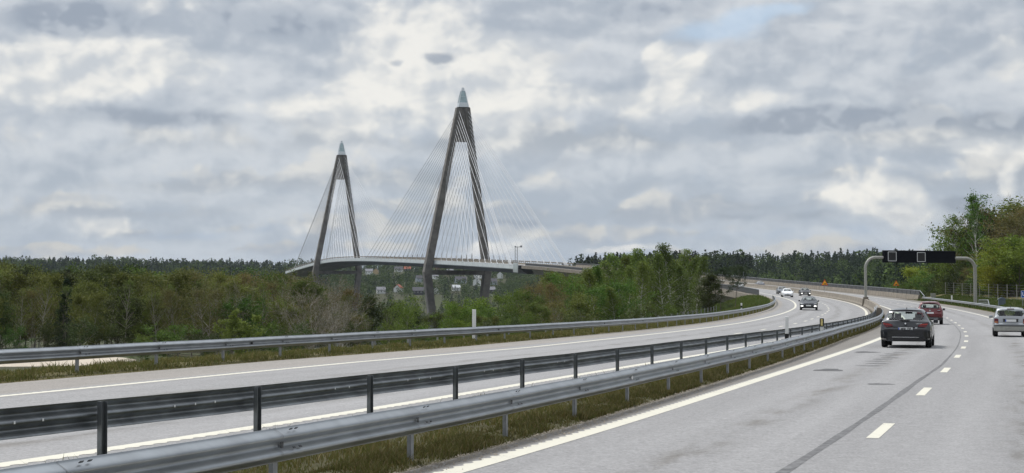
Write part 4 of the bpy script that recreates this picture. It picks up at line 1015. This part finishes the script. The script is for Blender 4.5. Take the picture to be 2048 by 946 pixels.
for i in range(2):
    mk('darkgreen',340+i,10,'alder','lf_dgreen','bark',8500,.26,.40)
    mk('bare',400+i,10,'bare','lf_brown','bark_pale',2200,.15,.25,.5,1.7)
    mk('brown',500+i,11,'alder','lf_brown','bark_pale',5200,.18,.36,.5,1.2)
    mk('spruce',600+i,14,'spruce','lf_dark','bark',9000,.36,.13)
    mk('pine',650+i,13,'pine','lf_dark','bark',6500,.3,.3,.3)
    mk('bright',700+i,8,'round','lf_bright','bark',7000,.24,.36)
    mk('yellow',750+i,9,'alder','lf_yel','bark',7000,.24,.36)
    mk('shrub',800+i,4,'bush','lf_green','bark',3600,.16,.2)
mk('shrub_dark',820,4,'bush','lf_dgreen','bark',3800,.16,.22); mk('bush_bright',830,4,'bush','lf_slim','bark',5200,.2,.16)
tcount=0
def tree(kind,x,y,h,name,label,group,rot=None,wid=1.,v=None,zoff=0.):
    global tcount; tcount+=1
    L=PR[kind]; tm,cm,H=L[(tcount if v is None else v)%len(L)]
    z=float(terrain(np.array([x]),np.array([y]))[0])-.1+zoff; k=h/H
    r=empty(name,(x,y,z),(tcount*2.4)%6.28 if rot is None else rot,label=label,cat='tree' if 'shrub' not in name and 'bush' not in name else 'shrub',group=group); r.scale=(k*wid,k*wid,k)
    addmesh('trunk',tm,r); addmesh('crown',cm,r); return r
def tree_uv(kind,u,vt,Y,name,label,group,wid=1.,hmin=2.,**k):
    x=(u-1024)/3500*Y; z=float(terrain(np.array([x]),np.array([Y]))[0]); h=max(hmin,CAM_H+(601.5-vt)/3500*Y-z)
    return tree(kind,x,Y,h,name,label,group,wid=wid,**k)
LB={'slim':('birch_tree','slim fresh green birch with a pointed top right of the bridge'),'stem':('thin_tree','thin sparsely leafed tree with a pale trunk at the front of the left belt'),'olive':('broadleaf_tree','olive leafed broadleaf tree in the dense belt left of the motorway'),
 'darkgreen':('broadleaf_tree','dark olive bushy tree in the dense belt left of the motorway'),
 'green':('broadleaf_tree','green rounded tree in the belt between the left guard rail and the bridge'),
 'birch':('birch_tree','slender green birch in the belt behind the left guard rail'),
 'bare':('bare_tree','nearly leafless pale branched tree in the belt left of the motorway'),
 'brown':('budding_tree','brownish budding tree with pale stems in the belt left of the motorway'),
 'bright':('fresh_leafed_tree','bright fresh green tree below the near bridge pylon'),
 'spruce':('spruce_tree','dark green spruce in the belt left of the motorway'),
 'pine':('pine_tree','dark brownish pine at the end of the left tree belt beside the road'),
 'yellow':('yellow_green_tree','yellow green tree rising from the left tree belt')}
GB='trees in the belt left of the motorway'
rt=np.random.default_rng(77)
def tl(kind,u,vt,Y,wid=1.,**k):
    nm,lb=LB[kind]; tree_uv(kind,u,vt,Y,nm,lb,GB+' '+kind,wid,**k)
# skyline of the belt: (column, top row)
SKX=[-150,0,60,130,200,330,420,500,560,640,700,740,790,830,870,930,990,1040,1100,1170,1200,1240,1285,1345,1395,1440,1475]
SKV=[534,528,530,538,534,538,534,536,542,548,575,597,600,618,620,598,586,562,550,541,532,512,508,502,518,540,548]
def sky_v(u): return float(np.interp(u,SKX,SKV))
def mixk(u):
    r=rt.random()
    if u<400: return 'darkgreen' if r<.38 else 'olive' if r<.78 else 'brown' if r<.83 else 'green' if r<.92 else 'spruce'
    if u<560: return 'brown' if r<.3 else 'olive' if r<.75 else 'green' if r<.85 else 'bare'
    if u<700: return 'brown' if r<.45 else 'bare' if r<.75 else 'olive'
    if u<850: return 'darkgreen' if r<.4 else 'olive' if r<.8 else 'brown'
    if u<960: return 'bright' if r<.4 else 'green' if r<.7 else 'olive'
    if u<1170: return 'olive' if r<.3 else 'green' if r<.75 else 'brown'
    return 'slim' if r<.72 else 'green' if r<.86 else 'darkgreen'
rows=[(185,26,52),(215,3,46),(255,-3,42),(310,-8,40)]
for Y0,dv,st in rows:
    u=-330+rt.random()*30
    while u<1425:
        Y=Y0+rt.normal()*9
        if u>1150: Y=min(Y,Y0*.92)
        if 660<u<1080 and dv<0: u+=st; continue
        s_,o_=near_path(np.array([(u-1024)/3500*Y]),np.array([Y]))
        if o_[0]>-24 and s_[0]<320: u+=st*.7; continue
        vt=sky_v(u)+rt.choice([-5,-2,1,4,9,16])+max(0,dv)*1.5
        tl(mixk(u),u,vt,Y,wid=rt.uniform(.95,1.3))
        u+=st*rt.uniform(.7,1.25)
# individuals that stand out
tl('spruce',135,556,196,1.1); tl('olive',300,540,190,1.3); tl('olive',345,545,205,1.2)
nm,lb=LB['bare']
tree_uv('bare',628,556,168,'bare_tree','wide bare tree with pale crooked branches, largest leafless one in the belt','bare trees',1.25,v=0)
tree_uv('bare',675,585,172,'bare_tree','pale bare tree with low drooping limbs beside the widest leafless tree','bare trees',1.3,v=1)
tree_uv('bare',455,560,180,'bare_tree','bare pale stemmed tree left of the bright green bush','bare trees',.8,v=1)
tree_uv('bush_bright',478,618,150,'bright_bush','bright green leafy bush standing in front of the bare trees','',1.0,v=0)
tree_uv('shrub_dark',425,660,150,'dark_shrub','dark green low shrub left of the bright bush','',1.1,v=0)
tl('green',800,592,205,1.2); tl('bright',905,604,190,1.15); tl('bright',950,594,215,1.1); tl('bright',1010,578,230,1.05)
tl('slim',1240,505,212,1.25); tl('slim',1283,497,215,1.3); tl('slim',1343,486,205,1.35); tl('slim',1312,525,200,1.2); tl('slim',1392,512,214,1.2); tl('slim',1262,530,205,1.1); tl('slim',1366,530,208,1.2); tl('birch',1205,530,212); tl('green',1180,545,205,1.2)
tl('pine',1440,532,196,1.0); tl('pine',1470,528,205,.9); tl('darkgreen',1420,545,190,1.0)
for u_ in np.arange(-40,780,43): tl('stem',u_+rt.uniform(-14,14),sky_v(u_)+rt.uniform(12,50),rt.uniform(176,192),1.0)
# undergrowth along the foot of the belt
for u in np.arange(-150,1400,62):
    Y=172+rt.normal()*7
    if u>1100: Y=165+rt.normal()*5
    k=['shrub','shrub_dark'][int(rt.random()<.6)]
    x=(u-1024)/3500*Y; s_,o_=near_path(np.array([x]),np.array([Y]))
    if o_[0]>-20.5: continue
    tree(k,x,Y,rt.uniform(2.2,4.2),'undergrowth_shrub','low shrub at the foot of the left tree belt','undergrowth shrubs at the foot of the left belt',wid=rt.uniform(1.,1.5))
tree('shrub',(282-1024)/3500*143,143.,2.0,'dark_shrub','green shrub at the end of the pale gravel track','',wid=1.5)
# low green bank beside the left rail near the viaduct start
for i in range(16):
    s=rt.uniform(165,300); o=rt.uniform(-26,-17.5); p=rp(s,o); 
    tree(['shrub','shrub_dark'][i%2],float(p[0]),float(p[1]),rt.uniform(.8,1.6),'verge_shrub','small shrub on the green bank behind the far left guard rail','small shrubs on the left bank',wid=1.5)
# ---- right-hand woods
LR={'birch':('birch_tree','tall windblown birch with white trunk above the gantry on the right'),'green':('broadleaf_tree','green tree in the wood right of the motorway'),
 'yellow':('yellow_green_tree','yellow green tree at the right edge above the wire fence'),'brown':('budding_tree','brown budding tree in the right hand wood'),'darkgreen':('broadleaf_tree','dark olive tree in the wood right of the motorway'),
 'spruce':('spruce_tree','dark spruce in the wood right of the motorway'),'olive':('broadleaf_tree','olive tree in the wood right of the motorway'),'bright':('fresh_leafed_tree','bright fresh green maple at the right edge above the wire fence'),'bare':('bare_tree','bare topped tree at the upper right edge'),'pine':('pine_tree','dark pine behind the birches on the right')}
def tr(kind,u,vt,Y,wid=1.,lab=None,**k):
    nm,lb=LR[kind]; tree_uv(kind,u,vt,Y,nm,lab or lb,'trees in the wood on the right '+kind.replace('airy','birch'),wid,**k)
LR['airy']=LR['birch']
for a in [('airy',1918,428,300,1.0,'tall slender birch left of the two windblown birches on the right'),('airy',1950,405,292,1.05,'white stemmed birch just behind the right end of the gantry'),('airy',1990,384,300,1.15,'tallest windblown birch in the right hand wood')]: tr(*a)
for a in [('airy',1905,455,318,1.,'lower slender birch at the left end of the windblown birches'),('pine',2010,430,312,1.2),('spruce',2030,440,320,1.2),('bare',2035,385,340,.9),('pine',1975,455,330,1.1),
 ('brown',2012,440,268,1.4),('brown',2044,425,262,1.4),('brown',1985,505,275,1.2),('brown',1940,530,285,1.1),
 ('yellow',2005,500,258,1.4),('bright',2040,482,256,1.5),('yellow',1985,530,262,1.2),('bright',2072,470,252,1.5),('bright',2020,520,250,1.1),('yellow',2100,460,262,1.4),('brown',2090,420,290,1.3),('birch',2120,400,310,1.2),('pine',2070,410,320,1.3),
 ('darkgreen',1925,520,296,1.2),('darkgreen',1950,505,300,1.2),('olive',1890,530,306,1.2),('darkgreen',1968,490,305,1.2),('green',1865,540,330,1.2),('green',1835,545,350,1.2),('green',1810,552,372,1.1),('yellow',1850,533,360,1.1),('darkgreen',1878,535,325,1.2),('olive',1905,545,300,1.2),('green',1790,566,400,1.0),('green',1825,560,345,1.1),('olive',1905,500,340,1.1),('bright',2034,470,248,1.4),('yellow',1996,512,250,1.3),('brown',2032,412,272,1.5),('green',1962,512,274,1.2),('yellow',2022,492,254,1.3),('darkgreen',1975,428,305,1.3),('brown',1998,412,300,1.5),('green',1942,448,312,1.25),('olive',2022,405,306,1.4),('green',1925,490,300,1.2),('spruce',1935,470,330,1.1),('darkgreen',1895,560,296,1.2),('darkgreen',1930,560,283,1.2),('brown',1960,552,276,1.2),('airy',1972,425,325,1.1,'birch between the gantry end and the tallest windblown birch'),('olive',2000,470,320,1.2)]: tr(*a)
for u in np.arange(1800,2140,17):
    Y=float(np.interp(u,[1800,1880,1990,2140],[385,305,262,252]))+rt.normal()*5
    tree(['shrub','shrub_dark'][int(rt.random()<.5)],(u-1024)/3500*Y,Y,rt.uniform(2.2,4),'undergrowth_shrub','low shrub at the foot of the right hand wood','undergrowth shrubs at the foot of the right wood',wid=1.35)
for i in range(14):
    s=rt.uniform(150,290); p=rp(s,rt.uniform(15,22)); tree('shrub',float(p[0]),float(p[1]),rt.uniform(.5,1.0),'verge_shrub','small green shrub on the right bank above the guard rail','small shrubs on the right bank',wid=1.6)
# ---- far wooded hills: each a mass nobody could count
def far_wood(name,label,n,ur,rr,hr,conif,seed,faces=90,excl=None):
    rng=np.random.default_rng(seed); U=rng.uniform(*ur,n); R=np.sqrt(rng.uniform(rr[0]**2,rr[1]**2,n))
    x=np.sin((U-1024)/3500)*R; y=np.cos((U-1024)/3500)*R; s,o=near_path(x,y); ok=(np.abs(o+1.5)>20)|(s>1690)
    if excl is not None: ok&=~excl(U,R)
    x,y,U,R=x[ok],y[ok],U[ok],R[ok]; n=len(x); z=terrain(x,y); h=rng.uniform(*hr,n)*rng.choice([1,1,1,1.18],n); C=(rng.random(n)*.6+.4*(.5+.5*np.sin(U*.031+R*.011)*np.cos(R*.017-U*.007)))<conif
    t=rng.random((n,faces)); a=rng.random((n,faces))*2*np.pi; q=rng.random((n,faces))**.5
    prof=np.where(C[:,None],(1-t)**.8*.25+.015,np.sqrt(np.clip(np.sin(np.pi*(.12+.86*t)),0,1))*.33)
    zz=np.where(C[:,None],.08+.92*t,.2+.8*t)
    lumps=1+.3*np.sin(a*3+t*9+rng.random((n,1))*6)
    rad=prof*q*lumps; pos=np.stack([x[:,None]+np.cos(a)*rad*h[:,None],y[:,None]+np.sin(a)*rad*h[:,None],z[:,None]-.5+zz*h[:,None]],-1).reshape(-1,3)
    hh=np.repeat(h,faces); V,F=leaves(pos,1.,rng,.6); sz=np.repeat(hh*np.where(np.repeat(C,faces),.10,.12)*(90/faces)**.5,4)[:,None]
    V=np.repeat(pos,4,0)+(V-np.repeat(pos,4,0))*sz
    me=np_mesh(name,V,F,M['lf_far']); me.materials.append(M['lf_far2'])
    me.polygons.foreach_set('material_index',np.repeat(~C,faces).astype(np.int32))
    return tag(addmesh(name,me),label,'forest',kind='stuff')
# ---- houses on the far shore
HOUSES=[]
def house(u,v,R,w,d,h,wall,roof,label,rot=0.,name='house'):
    Rs=np.linspace(1450,2450,300); zs=terrain((u-1024)/3500*Rs,Rs); ray=CAM_H+(601.5-v)/3500*Rs
    k=np.abs(zs+h*.55-ray).argmin(); R=float(Rs[k]); x=(u-1024)/3500*R; z=float(zs[k]); HOUSES.append((u,R,w))
    r=empty(name,(x,R,z-1),rot,label=label,cat='house',group='houses on the far hillside')
    b=MB(); b.box((0,0,h/2+.2),(w,d,h+1.6)); b.build('wall',wall,r)
    e=h+1; b=MB(); 
    o=.5; rh=d*.45
    b.add([(-w/2-o,-d/2-o,e-.3),(w/2+o,-d/2-o,e-.3),(w/2+o,0,e+rh),(-w/2-o,0,e+rh),(-w/2-o,d/2+o,e-.3),(w/2+o,d/2+o,e-.3),
           (-w/2-o,-d/2-o,e-.05),(w/2+o,-d/2-o,e-.05),(w/2+o,0,e+rh+.3),(-w/2-o,0,e+rh+.3),(-w/2-o,d/2+o,e-.05),(w/2+o,d/2+o,e-.05)],
          [(3,2,1,0),(2,3,4,5),(6,7,8,9),(9,8,11,10),(0,1,7,6),(5,4,10,11),(1,2,8,7),(2,5,11,8),(4,3,9,10),(3,0,6,9)])
    ro=b.build('roof',roof,r); b=MB(); b.box((w*.2,.4,e+rh+.5),(.8,.8,1.6)); b.build('chimney',M['conc'],ro)
    b=MB(); b.add([(-w/2-.02,-d/2,e-.35),(-w/2-.02,d/2,e-.35),(-w/2-.02,0,e+rh-.35),(w/2+.02,-d/2,e-.35),(w/2+.02,d/2,e-.35),(w/2+.02,0,e+rh-.35)],[(0,1,2),(3,5,4),(0,3,4,1),(1,4,5,2),(2,5,3,0)]); b.build('gable',wall,r)
    k=max(2,int(w/3))
    for i in range(k):
        b=MB(); b.box((-w/2+w*(i+.5)/k,-d/2-.04,e-1.5),(1.3,.1,1.2)); f=b.build('window',M['sign_white'],r); b=MB(); b.box((-w/2+w*(i+.5)/k,-d/2-.1,e-1.5),(1.0,.06,.95)); b.build('pane',M['black_plastic'],f)
    return r
WW=simple('white_house_wall',(.72,.73,.73),.7,var=.05); WG=simple('grey_blue_house_wall',(.36,.41,.47),.7); WT=simple('tan_house_wall',(.5,.38,.22),.7); WR=simple('red_house_wall',(.24,.05,.035),.7); WD=simple('dark_house_wall',(.05,.05,.06),.7)
RD=simple('dark_roof',(.06,.06,.07),.8); RG=simple('grey_roof',(.20,.20,.22),.8); RR_=simple('red_roof',(.28,.075,.045),.8); RL=simple('pale_roof',(.5,.52,.54),.6)
HP=math.pi/2
for a in [(921,563,1560,13,9,4,WG,RD,'grey-blue gabled house, widest one right of the near pylon leg',.25),(928,558,1640,8,7,4,WT,RL,'tan house just above the grey-blue gabled house',HP),
 (954,566,1570,7,9,6,WW,RL,'tall white house with a gable facing the road, under the right leg',HP),(956,551,1720,10,7,3.5,WW,RG,'low white house above the tall white gabled house',0),
 (934,534,1850,10,8,4.5,WW,RL,'white house with a pale roof near the top between the pylon legs',.1),(931,537,1800,8,7,4,WR,RL,'small red house below the pale roofed white house',0),
 (878,534,1850,11,8,4,WR,RR_,'red house with a red roof high on the hillside',.1),(873,583,1500,6,6,5,WW,RD,'narrow white house just right of the near pylon leg foot',HP),
 (842,585,1490,17,8,4,WD,RD,'long dark house left of the near pylon leg foot',.1),(838,560,1600,7,7,5,WG,RD,'small grey house left of the near pylon leg',.3),
 (797,580,1520,8,8,4.5,WW,RR_,'white house with a red roof left of the near pylon',HP*.8),(762,583,1520,9,7,3.5,WW,RG,'low white house near the trees, left one of the pair',.2),
 (738,545,1750,10,7,4,WW,RG,'white house below the bridge deck, halfway to the far pylon',.1),(752,544,1780,8,7,4.5,WT,RD,'tan house beside the white one below the deck',HP),
 (797,533,1900,11,8,4,WW,RD,'white house high on the hill just under the deck',.2),(815,533,1920,9,7,4,WD,RR_,'dark house with red roof under the deck',0),
 (985,566,1560,9,8,4,WG,RD,'grey-blue house right of the right pylon leg',.2),(1000,552,1650,8,7,5,WW,RD,'white house at the right end of the village',HP),
 (982,583,1490,8,7,4,WD,RG,'dark house low on the shore right of the pylon',.1),(870,555,1680,7,6,4,WW,RG,'small white house tucked behind the near pylon leg',.4),
 (900,545,1760,8,6,3.5,WG,RG,'grey house on the terrace between the pylon legs',.2),(912,578,1500,8,6,3.5,WW,RL,'pale roofed house lowest between the pylon legs',.3),
 (963,553,1700,7,6,4,WW,RD,'white house partly behind the right pylon leg',.2)]:
    house(*a)
tree_uv('pine',1382,520,1100,'pine_tree','distant pine on the ridge','ridge pines') if False else None
house(1380,525,1180,12,9,4,WT,RR_,'house with an orange red roof among the trees on the far ridge',.2)
def houses_gap(U,R):
    m=np.zeros(U.shape,bool); rr=np.random.default_rng(4).random(U.shape)
    for u_,r_,w_ in HOUSES: m|=(np.abs(U-u_)<w_*1750/r_+5)&(R>r_-170)&(R<r_+12)&(rr<.82)
    return m
far_wood('far_forest','distant wooded ridge along the horizon left of the bridge',12500,(-700,660),(1020,2480),(9,15),.66,1,50)
far_wood('far_forest','wooded hillside with houses across the water behind the bridge',5600,(600,1080),(1440,2650),(5,10),.42,2,60,houses_gap)
far_wood('far_forest','dark wooded ridge behind the viaduct in the middle distance',2600,(1040,1500),(1050,1620),(9,15),.68,3,90)
far_wood('far_forest','dark forested hill behind the curve of the road on the right',5600,(1440,2800),(640,1560),(9,15),.66,4,100)
# ------------------------------------------------------------------ grass
def blades(name,label,s0,s1,o0,o1,n,hmin,hmax,zf,mat,seed,dens=1.2,wid=.012):
    rng=np.random.default_rng(seed); s=s0+(s1-s0)*rng.random(n)**dens
    a=o0(s) if callable(o0) else o0; b=o1(s) if callable(o1) else o1
    o=a+(b-a)*rng.random(n); cl=np.sin(s*2.1+o*5)+np.sin(s*.9-o*3.3)+.8*np.sin(s*5.7+o*2); keep=rng.random(n)<np.clip(.72+.25*cl,.12,1); s,o,cl=s[keep],o[keep],cl[keep]; n=len(s)
    p=rp(s,o,0); p[:,2]+=zf(s,o); h=rng.uniform(hmin,hmax,n)*(1+.25*cl)*np.where(rng.random(n)<.06,1.7,1); an=rng.random(n)*6.283
    w=wid*(1+s/35); lean=rng.normal(size=(n,2))*.45
    d=np.stack([np.cos(an),np.sin(an),0*an],-1); base=p; tip=p+np.stack([lean[:,0]*h,lean[:,1]*h,h],-1); mid=p+np.stack([lean[:,0]*h*.35,lean[:,1]*h*.35,h*.6],-1)
    V=np.stack([base-d*w[:,None]/2,base+d*w[:,None]/2,mid+d*w[:,None]*.35,mid-d*w[:,None]*.35,tip,tip+d*.002],1).reshape(-1,3)
    i=np.arange(n)[:,None]*6; F=np.concatenate([np.concatenate([i,i+1,i+2,i+3],1),np.concatenate([i+3,i+2,i+5,i+4],1)])
    tag(addmesh(name,np_mesh(name,V,F,M[mat])),label,'grass',kind='stuff')
zm=lambda s,o: np.interp(fE(s)-o,[-.03,.08,.3,.6,1.4],[-.012,.025,.05,.05,-.2])
blades('median_grass','short dry grass on the median under the nearest guard rail',7,165,lambda s:fE(s)-.02,lambda s:fE(s)-.9,150000,.03,.085,zm,'grass',3,1.5,.009)
blades('median_grass','sparse short grass in the hollow between the two median rails',7,165,lambda s:fE(s)-.9,lambda s:fO1(s)+.6,110000,.045,.11,lambda s,o:np.where(o>fR2(s)+.15,-.16,-.09),'grass',8,1.4,.01)
zl=lambda s,o: np.interp(-(o-EDGE_O3(s)),[0,.25,.9,2,3],[-.01,.03,.06,.05,-.1])
blades('verge_grass','dry brown green grass under the left outer guard rail',20,210,lambda s:EDGE_O3(s)-.05,lambda s:s*0-17.4,130000,.04,.11,zl,'grass',4,1.2,.012)
zr_=lambda s,o: np.interp(o,[10.4,10.7,11.6,13,16],[-.01,.03,.08,.35,.95])
blades('bank_grass','green grass on the right bank behind the guard rail',120,290,lambda s:s*0+10.6,lambda s:s*0+17.5,70000,.08,.22,zr_,'grass_green',5,1.,.006)
blades('bank_grass','green grass on the left bank beside the start of the viaduct',140,296,lambda s:s*0-25,lambda s:fR3(s)-.6,80000,.08,.25,lambda s,o:np.interp(-o,[13.2,15.9,17,19,22,26],[.06,.05,-.15,-.9,-2.0,-3.6]),'grass_green',9,1.,.006)

def grit(n,seed):
    rng=np.random.default_rng(seed); s=8+110*rng.random(n)**1.6; o=fE(s)+.05+rng.normal(size=n)*.12; p=rp(s,o,.006); r=rng.uniform(.006,.022,n)[:,None]
    V=np.stack([p+r*np.array([1,0,0]),p+r*np.array([-.5,.87,0]),p+r*np.array([-.5,-.87,0]),p+r*np.array([.1,.1,1.])],1).reshape(-1,3); i=np.arange(n)[:,None]*4
    F=np.concatenate([np.concatenate([i+a,i+b_,i+3],1) for a,b_ in((0,1),(1,2),(2,0))])
    tag(addmesh('grit',np_mesh('grit',V,F,M['conc'])),'loose grit along the pavement edge beside the median grass','gravel',kind='stuff')
grit(9000,12)
# ------------------------------------------------------------------ sky, sun, camera
def world():
    w=bpy.data.worlds.new('World'); SC.world=w; w.use_nodes=True; nt=w.node_tree; N=nt.nodes; bg=N['Background']
    tc=N.new('ShaderNodeTexCoord'); sp=N.new('ShaderNodeSeparateXYZ'); nt.links.new(tc.outputs['Generated'],sp.inputs[0])
    x,y,z=[Ex(nt,sp.outputs[i]) for i in range(3)]
    az=x.f('ARCTAN2',y); el=z.f('ARCSINE'); 
    # azimuth / elevation in tenths of a radian-like units: X -2.9..2.9, Z 0..1.75 over the part looked at
    X=az*10.; Z=el*10.
    def E2(u,v): return (u-1024)/350.,(602-v)/350.
    wc=noise(nt,vec(nt,X*.9,Z*1.1,3.),1.,3,.5); wd=noise(nt,vec(nt,X*.9,Z*1.1,9.),1.,3,.5)
    fx=noise(nt,vec(nt,X*3.2,Z*3.6,1.),1.,5,.6); fz=noise(nt,vec(nt,X*3.2,Z*3.6,5.),1.,5,.6)
    Xw=X+(wc-.5)*.3+(fx-.5)*.12; Zw=Z+(wd-.5)*.16+(fz-.5)*.09
    def blobs(lst):
        t=None
        for u,v,ru,rv,a in lst:
            cx,cz=E2(u,v); d=((Xw-cx)*(350./ru)).f('POWER',2.)+((Zw-cz)*(350./rv)).f('POWER',2.)
            g=(d*-1.).f('EXPONENT')*a; t=g if t is None else t+g
        return t
    B1=noise(nt,vec(nt,X*.42,Z*1.1,2.),1.,4,.5,.2)
    def vor(vx,vz,sc,det):
        n=nt.nodes.new('ShaderNodeTexVoronoi'); n.voronoi_dimensions='2D'; n.feature='SMOOTH_F1'; n.inputs['Scale'].default_value=sc; n.inputs['Detail'].default_value=det; n.inputs['Roughness'].default_value=.55; n.inputs['Smoothness'].default_value=.6
        nt.links.new(vec(nt,vx,vz),n.inputs['Vector']); return 1.-Ex(nt,n.outputs['Distance'])
    zf=Z*1.5+Z*0.
    bil=vor(Xw,Zw*1.35,2.1,3.); bil2=vor(Xw+.05,Zw*1.35-.085,2.1,3.)
    mp=noise(nt,vec(nt,Xw*2.4,Zw*4.4,4.),1.,6,.52,.1); mp2=noise(nt,vec(nt,Xw*2.4+.12,Zw*4.4-.3,4.),1.,6,.52,.1)
    rel=(bil-bil2); rm=(mp-mp2); edge=(bil-.2)*.85+(mp-.5)*.55
    hz=(Z*-1.3).f('EXPONENT')
    base=mixc(nt,(B1+rm*.6+rel*.25).ss(.30,.70),(.425,.468,.53),(.70,.72,.745))
    base=mixc(nt,hz*.75,base,(.385,.47,.58)); col=base
    # rows of cumulus, farthest and lowest first: lit tops over flat shaded bases
    for n_,(vb,hp,fr,thr,tw) in enumerate([(510,30,.9,.47,.56),(474,40,.75,.46,.60),(432,56,.6,.45,.66),(378,76,.5,.46,.70),(305,100,.38,.45,.72)]):
        zb=(602-vb)/350.; H=hp/350.
        nz=noise(nt,vec(nt,X*fr+n_*7.3,Z*.3,n_*3.1),1.,2,.5)
        h=(nz-thr+.03)*7.5; t=(Zw-zb+(nz-.5)*.3)*(1./H)
        m=t.ss(-.15,.3)*((h-t+edge*1.2).ss(.0,.42))
        sh=(t*.62+rel*1.1+rm*1.6+.1).ss(.0,.95)
        lit=tuple(min(.88,tw+.03+q) for q in(.015,.005,-.025))
        tone=mixc(nt,sh,(.36+.012*n_,.415+.008*n_,.50),lit)
        col=mixc(nt,m*.78,col,tone)
    big=blobs([(790,95,95,75,.8),(910,110,140,90,.7),(990,165,110,65,.5),(715,175,70,60,.5),(620,222,100,32,.5),(1080,205,60,30,.45),(860,235,230,48,.4),(70,155,130,62,.6),(240,150,170,68,.55),(340,130,80,46,.4),(1210,190,130,26,.35),(1420,215,170,30,.35),(350,25,60,30,.4),(1305,110,24,28,1.0),(1378,138,34,22,.8),(1330,160,45,30,.6),(1745,392,70,36,.9),(1690,410,60,30,.5),(1800,430,90,24,.4),(1950,302,130,22,.45),(1995,368,26,30,.6),(2000,130,40,50,.4),(215,445,70,18,.45),(1000,500,90,18,.55),(1235,492,60,9,.8),(590,470,60,18,.4)])
    dark=blobs([(130,45,110,32,.65),(230,60,110,32,.5),(560,55,150,28,.6),(888,118,40,15,.75),(795,124,18,7,.4),(1690,245,200,24,.8),(1560,262,130,18,.5),(1200,240,300,14,.2),(420,250,250,16,.3),(1000,440,300,12,.3),(250,395,260,12,.3),(1600,440,260,12,.3),(2000,255,100,22,.5),(270,240,180,22,.3),(620,352,180,13,.3),(1820,180,150,36,.3),(1190,130,110,30,.28),(1130,330,70,18,.3),(1930,405,90,20,.65),(1290,25,90,22,.45),(1580,100,55,45,.28)])
    blue=blobs([(1400,75,80,26,.75),(1480,45,75,24,.7),(1580,30,70,16,.55),(1500,470,420,16,.4),(420,470,330,12,.35)])
    m=(big+edge*.5).ss(.10,.46)
    tone=mixc(nt,(rel*1.1+rm*1.1+B1*.3+big*.6).ss(.05,.95),(.59,.62,.655),(.91,.89,.84))
    col=mixc(nt,m*.95,col,tone)
    m2=(dark+edge*.45).ss(.12,.50)
    col=mixc(nt,m2*.8,col,mixc(nt,(rel*2.+rm+.5).ss(.2,.9),(.30,.345,.42),(.44,.485,.55)))
    mb=(blue-edge*.5).ss(.16,.75)
    col=mixc(nt,mb*.55,col,mixc(nt,hz.ss(.1,.6),(.53,.70,.90),(.40,.52,.69)))
    # brighter deck of cloud overhead, dimmer below the horizon
    up=Z.ss(2.4,9.); sdx,sdy,sdz=math.sin(SUN_AZ)*math.cos(SUN_EL),math.cos(SUN_AZ)*math.cos(SUN_EL),math.sin(SUN_EL)
    glow=(x*sdx+y*sdy+z*sdz).f('MAXIMUM',0.).f('POWER',5.)*up
    back=(y*-1.).ss(-.1,.9); k=(up*.7+glow*2.4+1.)*(1.-back*.1); 
    dn=Z.ss(-.3,-.02); k=k*(dn*.75+.25)
    sky=N.new('ShaderNodeTexSky'); sky.sky_type='NISHITA'; sky.sun_disc=False; sky.sun_elevation=SUN_EL; sky.sun_rotation=SUN_AZ; sky.air_density=1.; sky.dust_density=1.; sky.ozone_density=1.
    cover=N.new('ShaderNodeMix'); cover.data_type='RGBA'; cover.inputs[0].default_value=.94
    cm=N.new('ShaderNodeVectorMath'); cm.operation='SCALE'; nt.links.new(col,cm.inputs[0]); nt.links.new((k*(1/BGS)).k,cm.inputs['Scale'])
    nt.links.new(sky.outputs[0],cover.inputs[6]); nt.links.new(cm.outputs[0],cover.inputs[7])
    nt.links.new(cover.outputs[2],bg.inputs[0]); bg.inputs[1].default_value=BGS
    w.cycles.sampling_method='MANUAL'; w.cycles.sample_map_resolution=512
BGS=.1; HAZE=2.5e-5
SUN_EL=math.radians(55); SUN_AZ=math.radians(-34)   # azimuth clockwise from the view axis (+Y): left, slightly ahead
world()
sd=bpy.data.lights.new('sun','SUN'); sd.energy=3.0; sd.angle=math.radians(10); sd.color=(1,.955,.89); so=bpy.data.objects.new('sun',sd); COL.objects.link(so)
dirv=Vector((math.sin(SUN_AZ)*math.cos(SUN_EL),math.cos(SUN_AZ)*math.cos(SUN_EL),math.sin(SUN_EL)))
so.rotation_euler=(-dirv).to_track_quat('-Z','Y').to_euler(); so.location=(0,0,60)
hz_=newmat('pale_air')[0]; nt=hz_.node_tree; nt.nodes.remove(nt.nodes['Principled BSDF']); pv=nt.nodes.new('ShaderNodeVolumePrincipled'); pv.inputs['Color'].default_value=(.80,.88,1,1); pv.inputs['Density'].default_value=HAZE; pv.inputs['Anisotropy'].default_value=.1
nt.links.new(pv.outputs[0],nt.nodes['Material Output'].inputs['Volume'])
hb=MB(); hb.box((0,0,50),(11400,11400,180)); ho=hb.build('haze',hz_); tag(ho,'thin pale air over the whole landscape','haze',kind='stuff')
cd=bpy.data.cameras.new('camera'); cam=bpy.data.objects.new('camera',cd); COL.objects.link(cam); SC.camera=cam
cam.location=(0,0,CAM_H); cam.rotation_euler=(math.pi/2+PITCH,0,0)
cd.sensor_width=36; cd.lens=36*3500/2048; cd.clip_start=.1; cd.clip_end=30000
SC.view_settings.view_transform='Standard'; SC.view_settings.look='None'; SC.view_settings.exposure=0; SC.view_settings.gamma=1
SC.render.engine='CYCLES'
try:
    SC.cycles.use_denoising=True; SC.cycles.max_bounces=6; SC.cycles.transparent_max_bounces=12; SC.cycles.use_adaptive_sampling=True
except Exception: pass
